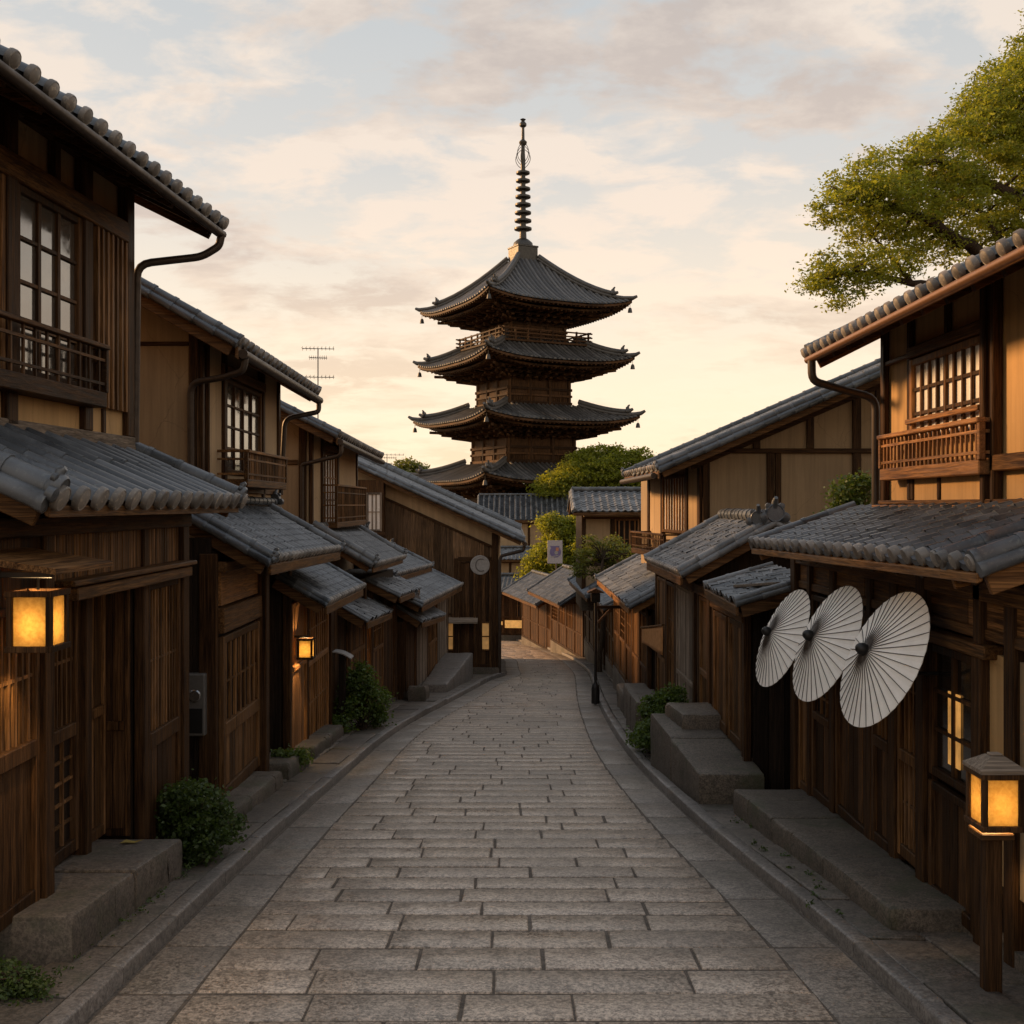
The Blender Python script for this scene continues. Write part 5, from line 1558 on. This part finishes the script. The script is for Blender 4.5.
mb_ = [bl(1012, 112, 14, .75), bl(965, 150, 13.6, .6), bl(930, 165, 13.2, .5), bl(1000, 185, 14, .8), bl(885, 172, 13, .42), bl(858, 186, 12.8, .36), bl(838, 205, 12.5, .3),
       bl(905, 210, 13, .5), bl(948, 205, 13.5, .6), bl(868, 222, 13, .36), bl(995, 240, 14, .5), bl(840, 268, 12.6, .34), bl(866, 268, 12.5, .36), bl(900, 255, 13, .36), bl(822, 280, 12.5, .22), bl(845, 297, 12.3, .16),
       bl(1015, 85, 14.5, .55), bl(1065, 110, 14.5, 1.2), bl(1100, 190, 15, 1.4), bl(1065, 50, 15, .8), bl(1150, 120, 16, 1.5), bl(930, 240, 13.4, .4), bl(1180, 230, 15, 1.3), bl(812, 284, 12.4, .12), bl(880, 200, 12.6, .4), bl(985, 120, 13.8, .45)]
top = Vector((8.3, 14.6, 4.6))
J = at(1085, 250, 14.4)
tree('maple_tree', 'large green maple spreading its branches over the near right roof', 'tree', (8.3, 14.6, zr(14.6)),
     [([(8.3, 14.6, zr(14.6) - .2), (8.35, 14.6, 1.5), top], .24, .17),
      ([top, J, at(1024, 201, 14), at(975, 180, 13.7), at(938, 162, 13.4), at(905, 165, 13.1)], .13, .02),
      ([J, at(1030, 145, 14.2), at(996, 117, 14), at(975, 110, 13.8)], .09, .02), ([top, at(1120, 150, 14.8), at(1100, 70, 15)], .12, .03),
      ([top, at(1040, 300, 14), at(969, 247, 13.4), at(935, 226, 13.1), at(903, 208, 12.9), at(865, 200, 12.7), at(842, 205, 12.5)], .11, .012), ([at(935, 226, 13.1), at(935, 205, 13.1), at(930, 180, 13.2)], .035, .012),
      ([at(1040, 300, 14), at(950, 290, 13.3), at(911, 282, 13), at(857, 271, 12.6), at(825, 280, 12.4)], .07, .01), ([at(911, 282, 13), at(890, 255, 12.8), at(870, 235, 12.8)], .03, .01), ([at(1000, 240, 13.7), at(985, 215, 13.7), at(960, 200, 13.5)], .05, .012)],
     mb_, 330, .15, 46, .050, 'leafM', 31, twigs=260, aspect=.5)
GB = 'trees behind the shops on the right'
tree('bushy_tree', 'broad yellow green tree between the pagoda and the half timbered house', 'tree', (5.6, 69, -5.28),
     [([(5.6, 69, -5.4), (5.6, 69, 0), (5.6, 69, 3)], .3, .12), ([(5.6, 69, 0), (4.2, 69, 2.8)], .14, .04), ([(5.6, 69, 1), (7.4, 69, 3.6)], .14, .04)],
     [bl(598, 472, 69, 2.1), bl(572, 482, 68, 1.6), bl(626, 466, 69, 1.3), bl(640, 458, 69, .8), bl(552, 487, 67.5, 1.2), bl(585, 460, 69, 1.0), bl(600, 500, 69, 2.0), bl(640, 492, 69, 2.0), bl(614, 452, 69, .6), bl(545, 497, 67.5, .6), bl(660, 480, 69, 1.8)], 85, .44, 32, .20, 'leafM', 32, GB)
tree('bushy_tree', 'lower green tree just behind the small banner', 'tree', (2.9, 57, zr(57)),
     [([(2.9, 57, zr(57) - .2), (2.9, 57, -2), (2.8, 57, 0)], .2, .08), ([(2.9, 57, -2), (1.9, 57, -.6)], .1, .04)],
     [bl(560, 533, 57.5, 1.0), bl(548, 552, 57, .8), bl(577, 548, 57.2, 1.15), bl(541, 578, 57, .7), bl(592, 545, 56, 1.0), bl(534, 588, 57.5, .5), bl(565, 568, 57, 1.1), bl(551, 522, 57.5, .65), bl(610, 560, 56, 1.0), bl(540, 560, 57.5, .8), bl(580, 525, 57.5, .9), bl(528, 575, 57.5, .5)], 120, .36, 32, .165, 'leafM', 33, GB)
tree('bushy_tree', 'small green tree in front of the cottage wall above the shops', 'tree', (2.50, 31.4, zr(31.4)),
     [([(2.50, 31.5, zr(31.4) - .2), (2.55, 31.5, -.2), (2.6, 31.5, .5)], .08, .04)],
     [bl(600, 553, 32.2, .40), bl(622, 552, 31.5, .36), bl(638, 556, 31, .36), bl(585, 556, 31.6, .34), bl(580, 570, 31.6, .26), bl(606, 568, 32, .42), bl(592, 540, 31.8, .22), bl(612, 540, 31.8, .22)], 260, .18, 30, .085, 'leafB', 34, GB)
tree('distant_tree', 'distant tree top peeping over the plank roof left of the pagoda', 'tree', (-6.5, 90, -5.3),
     [([(-6.5, 90, -5.4), (-6.5, 90, 2)], .25, .1)], [bl(408, 472, 90, 1.4), bl(420, 475, 90, 1.2), bl(396, 478, 90, 1.5), bl(432, 490, 90, 1.9)], 50, .5, 26, .25, 'leafB', 35)
rg = random.Random(4)
for i in range(14):
    x = -42 + i * 6.4 + rg.uniform(-1.5, 1.5)
    y = 112 + rg.uniform(-6, 12)
    h = rg.uniform(3.2, 4.6)
    tree('distant_tree', 'dark tree far behind the street in the row of trees beyond the pagoda', 'tree', (x, y, -5.3), [([(x, y, -5.4), (x, y, -1)], .3, .15)],
         [((x + rg.uniform(-1.5, 1.5), y, -5.3 + h * rg.uniform(.4, 1) - .6), rg.uniform(1.2, 2)) for _ in range(6)], 22, .6, 20, .38, 'leafD', 60 + i, 'row of trees beyond the pagoda', twigs=8)
def shrub(name, label, base, blobs, density, spray, per, leaf, mat='leafD', seed=1, squash=.6):
    t = thing(name, base, label, 'shrub')
    pts, cs = clump_points(blobs, density, spray, per, seed, squash)
    leaf_object('foliage', pts, leaf, M[mat], t, .3, seed, .62)
    mb = MB(); rg = random.Random(seed)
    b = Vector(base)
    for i in range(min(60, len(cs))):
        q = Vector(cs[rg.randrange(len(cs))]); f = b + Vector((rg.uniform(-.06, .06), rg.uniform(-.06, .06), -.02))
        mb.tube([f, f.lerp(q, .5) + Vector((0, 0, .05)), q], [.008, .006, .003], 4)
    mb.build('stems', M['bark'], t)
    return t
def bz(x, y): return zr(y) + .07
shrub('shrub', 'round dark green shrub at the end of the near left doorstep', (-2.52, 8.6, bz(0, 8.6)), [((-2.52, 8.65, bz(0, 8.6) + .36), .27), ((-2.42, 8.5, bz(0, 8.6) + .2), .22), ((-2.6, 8.9, bz(0, 8.6) + .3), .26), ((-2.35, 8.75, bz(0, 8.7) + .22), .2), ((-2.5, 8.5, bz(0, 8.6) + .48), .16)], 1500, .07, 26, .040, 'leafD', 41)
shrub('shrub', 'small leafy plant at the foot of the second left house', (-2.6, 13.0, bz(0, 13)), [((-2.6, 13.0, bz(0, 13) + .14), .16), ((-2.52, 13.25, bz(0, 13) + .1), .13), ((-2.68, 12.85, bz(0, 13) + .2), .12)], 1600, .07, 20, .045, 'leafG', 42)
shrub('shrub', 'bushy bright green shrub beyond the small wall lantern on the left', (-2.35, 17.3, bz(0, 17.3)), [((-2.35, 17.3, bz(0, 17.3) + .70), .26), ((-2.55, 17.1, bz(0, 17) + .35), .26), ((-2.2, 17.5, bz(0, 17.5) + .42), .26), ((-2.38, 17.3, bz(0, 17.3) + .92), .16), ((-2.2, 17.6, bz(0, 17.5) + .18), .2), ((-2.65, 16.7, bz(0, 16.8) + .15), .18), ((-2.5, 17.3, bz(0, 17.3) + .62), .2)], 900, .12, 20, .060, 'leafG', 43)
shrub('shrub', 'dense green shrub beside the stone platform on the right', (1.85, 14.4, bz(0, 14.4)), [((1.95, 14.5, bz(0, 14.5) + .55), .28), ((1.78, 14.0, bz(0, 14) + .3), .2), ((1.9, 14.2, bz(0, 14.2) + .3), .28), ((2.1, 14.6, bz(0, 14.6) + .72), .22), ((1.75, 14.6, bz(0, 14.6) + .2), .2)], 1100, .08, 24, .05, 'leafG', 44)
shrub('shrub', 'feathery green shrub rising behind the near right pent roof', (3.42, 11.02, zr(11)), [((3.36, 11.02, 2.18), .17), ((3.48, 11.05, 2.26), .15), ((3.44, 11.0, 2.0), .2), ((3.3, 11.05, 1.98), .13), ((3.45, 11.03, 1.7), .22), ((3.42, 11.03, 1.2), .2)], 1500, .08, 24, .045, 'leafG', 45)
moss = [((-2.62 + .05 * k, 5.72 - .05 * k, bz(0, 5.6) + .02), .10) for k in range(5)] + [((-2.55, 5.55, bz(0, 5.5) + .08), .12), ((-2.45, 5.62, bz(0, 5.5) + .02), .10)]
shrub('weed_tuft', 'low tuft of weeds at the near corner of the left doorstep', (-2.5, 5.6, bz(0, 5.6)), moss, 2500, .05, 16, .026, 'leafD', 46)
gm, gc = clump_points([((-2.42 + rg.uniform(-.03, .03), 5.7 + .12 * k, zr(5.7 + .12 * k) + .075), .05) for k in range(26)] + [((-2.62, 9.4 + .3 * k, zr(9.4 + .3 * k) + .08), .07) for k in range(18)] + [((2.06 + rg.uniform(-.1, .2), 7 + .2 * k, zr(7 + .2 * k) + .08), .03) for k in range(16)], 1600, .03, 9, 47)
g = leaf_object('moss', gm, .022, M['leafD'], None, .3, 48, .6); g['kind'] = 'stuff'; g['label'] = 'moss and weeds growing along the foot of the steps'; g['category'] = 'moss'

# ------------------------------------------------------------------ lamp post, street lamp and small things
def lamp_post():
    x, y = 2.46, 5.65
    z = zr(y) + .06
    t = thing('lamp_post', (x, y, z), 'square wooden lamp post with a glowing paper lantern at the near right kerb', 'lamp post')
    mb = MB(); mb.box(x - .043, x + .043, y - .043, y + .043, z - .05, .37, .008); mb.build('post', M['darkz'], t)
    mb = MB(); mb.box(x - .085, x + .085, y - .085, y + .085, .36, .395, .006); mb.build('shelf', M['midx'], t)
    lantern_box(t, (x + .02, y, .555), .185, .26, 'dark', 18, cap=True)
lamp_post()
def street_lamp():
    x, y = 1.67, 22.0
    z = zr(y) + .06
    t = thing('street_lamp', (x, y, z), 'thin dark street lamp with a small roofed head at the right kerb', 'street lamp')
    mb = MB(); mb.tube([(x, y, z - .05), (x, y, z + .5), (x, y, .12)], [.034, .03, .028], 10); mb.build('pole', M['iron'], t, 40)
    mb = MB(); mb.lathe((x, y, z - .03), ((.085, 0), (.085, .28), (.07, .36), (.04, .4), (.035, .42)), 12); mb.build('base', M['iron'], t, 40)
    mb = MB(); mb.bar((x, y, .02), (x + .55, y, .02), .06, .06, .006); mb.bar((x + .04, y, -.3), (x + .32, y, .0), .04, .04); mb.build('arm', M['darkx'], t)
    mb = MB(); mb.box(x - .09, x + .09, y - .09, y + .09, .12, .30, .01); mb.build('lamp_head', M['dglass'], t)
    mb = MB()
    mb.prism([(x - .16, y - .15, .31), (x + .16, y - .15, .31), (x + .16, y - .15, .325), (x, y - .15, .40), (x - .16, y - .15, .325)], (0, .30, 0)); mb.build('lamp_roof', M['darky'], t)
street_lamp()
def banner():
    c = at(555, 552, 54.4)
    t = thing('banner_sign', (c.x, c.y, zr(54.4)), 'small pale poster sign with a violet design on a post among the trees', 'sign')
    mb = MB(); mb.box(c.x + .02, c.x + .10, c.y + .03, c.y + .11, zr(54.4) - .1, c.z - .38, .01); mb.build('post', M['greyz'], t)
    w, h = .37, .57
    mb = MB(); mb.box(c.x - w, c.x + w, c.y, c.y + .05, c.z - h, c.z + h, .008); mb.build('board', M['postera'], t)
    mb = MB(); mb.lathe(c + V(.02, .0, .0), ((.28, 0), (.28, .008), (.001, .008)), 20, (0, -1, 0)); mb.prism([c + V(-.24, -.002, .30), c + V(.22, -.002, .30), c + V(.20, -.002, .12), c + V(-.2, -.002, .2)], (0, -.01, 0)); mb.build('violet_shape', M['posterb'], t)
    mb = MB(); mb.lathe(c + V(.06, -.009, -.03), ((.09, 0), (.09, .008), (.001, .008)), 14, (0, -1, 0)); mb.prism([c + V(-.2, -.012, -.22), c + V(.18, -.012, -.14), c + V(.18, -.012, -.18), c + V(-.2, -.012, -.28)], (0, -.008, 0)); mb.build('pale_shape', M['signw'], t)
    mb = MB(); mb.box(c.x + .04, c.x + .18, c.y - .02, c.y - .012, c.z + .05, c.z + .22); mb.build('orange_shape', M['posterc'], t)
banner()
def aerial(px, py0, py1, d, s, label, zfoot):
    a, b = at(px, py0, d), at(px, py1, d)
    t = thing('television_aerial', (b.x, d, zfoot), label, 'aerial')
    mb = MB(); mb.tube([(b.x, d, zfoot), a], .011, 6); mb.build('mast', M['gbox'], t)
    for k, (q, L) in enumerate(((0.0, .55), (.20, .30), (.62, .55))):
        z = a.z - q * (a.z - b.z)
        mb = MB(); mb.tube([(b.x - L * s, d, z + .01), (b.x + L * s, d, z)], .007, 5)
        for j in range(9):
            xx = b.x - L * s + 2 * L * s * j / 8
            mb.tube([(xx, d - .18 * s, z + .012), (xx, d + .18 * s, z + .012)], .0045, 4)
            mb.tube([(xx, d, z - .03), (xx, d, z + .05)], .004, 4)
        mb.build('element_arm', M['gbox'], t)
aerial(318, 349, 395, 20.2, .52, 'thin television aerial standing on the roof behind the second left house', 3.3)
aerial(387, 455, 470, 33, .9, 'small low television aerial over the plank roof', 2.4)
t = thing('door_cloth', (2.3, 17.9, .1), 'orange brown cloth hanging slantwise beside a shop door on the right', 'cloth')
mb = MB()
N = 10
a, b = at(641, 629, 18.6), at(662, 626, 17.3)
for i in range(N):
    for k in range(6):
        def q(i, k):
            u, v = i / N, k / 6
            p = a.lerp(b, u)
            drop = .42 * (.55 + .55 * u)
            return p + V(.012 * math.sin(u * 6) * (.3 + v) + .02, 0, -drop * v)
        pass
mb.add([q(i, k) for i in range(N + 1) for k in range(7)], [(i * 7 + k, (i + 1) * 7 + k, (i + 1) * 7 + k + 1, i * 7 + k + 1) for i in range(N) for k in range(6)])
c = mb.build('cloth', M['cloth'], t, 60)
sol = c.modifiers.new('thickness', 'SOLIDIFY'); sol.thickness = .006
mb = MB(); mb.tube([a + V(0, .05, .02), b + V(0, -.05, .02)], .014, 6); mb.tube([a + V(0, 0, .02), a + V(.14, 0, .02)], .01, 5); mb.tube([b + V(0, 0, .02), b + V(.2, 0, .02)], .01, 5); mb.build('rod', M['midy'], t)
# posts with a pale curved lid, left
t = thing('notice_post', (-2.6, 16.8, zr(16.8)), 'dark wooden post under a pale curved metal hood behind the bright green shrub', 'post')
c = at(341, 655, 16.75)
mb = MB()
for k in range(6):
    u0, u1 = -1 + k / 3, -1 + (k + 1) / 3
    f = lambda u, o: c + V(u * .15, 0, .03 - .05 * u - .03 * u * u - o)
    mb.prism([f(u0, 0), f(u1, 0), f(u1, .018), f(u0, .018)], (0, .3, 0))
mb.build('hood', M['signw'], t)
mb = MB(); mb.box(c.x - .05, c.x + .05, c.y + .08, c.y + .18, zr(17) - .0, c.z - .0, .01); mb.build('post', M['black'], t)
# stones
block('stone_block', 'squat stone block at the kerb nearest the street lamp on the right', 'stone', 16.4, 17.6, 1.86, 2.28, 1.84, 2.28, zr(17) + .62, zr(17) + .62, seed=51)
block('stone_block', 'pale flat topped stone block behind the squat one on the right kerb', 'stone', 18.3, 19.3, 1.95, 2.35, 1.95, 2.35, zr(18.8) + .62, zr(18.8) + .6, seed=52)
block('stone_block', 'dark stone step beyond the street lamp before the right shops', 'stone', 19.8, 21.0, 2.0, 2.4, 2.0, 2.4, zr(20.4) + .45, zr(20.4) + .45, seed=53)
block('stone_step', 'worn stone doorstep under the second left house entrance', 'step', 12.3, 13.55, -2.95, -2.5, -2.95, -2.5, zr(12.3) + .27, zr(13.5) + .24, seed=54)
block('stone_step', 'rough stone slab at the foot of the lattice front of the second left house', 'step', 9.6, 11.9, -2.95, -2.5, -2.95, -2.48, zr(9.6) + .20, zr(11.9) + .24, seed=55)
block('stone_step', 'low stone doorstep below the small wall lantern', 'step', 14.0, 16.4, -2.9, -2.52, -2.9, -2.5, zr(14) + .22, zr(16.4) + .24, seed=56)
block('stone_ramp', 'big sloping stone slab beside the corner shop on the left', 'ramp', 24.2, 28.6, -1.98, -1.42, -1.78, -1.02, zr(24.2) + .25, zr(28.6) + .75, 'kerb', seed=57)
block('stone_block', 'small rough stone in front of the corner shop', 'stone', 22.2, 22.9, -2.1, -1.75, -2.1, -1.72, zr(22.5) + .4, zr(22.9) + .32, seed=58)
t = MB()
c = V(-2.74, 7.86, -.352)
t.add([c + V(-.06, -.02, .0), c + V(-.01, -.035, .012), c + V(.05, -.01, .0), c + V(.1, .03, .014), c + V(.03, .03, .002), c + V(-.03, .035, .012)], ((0, 1, 2, 4), (2, 3, 4), (0, 4, 5)))
o = t.build('fallen_leaf', M['dead'])
tag(o, 'yellow fallen leaf lying on the near left doorstep', 'leaf'); rebase(o, c)
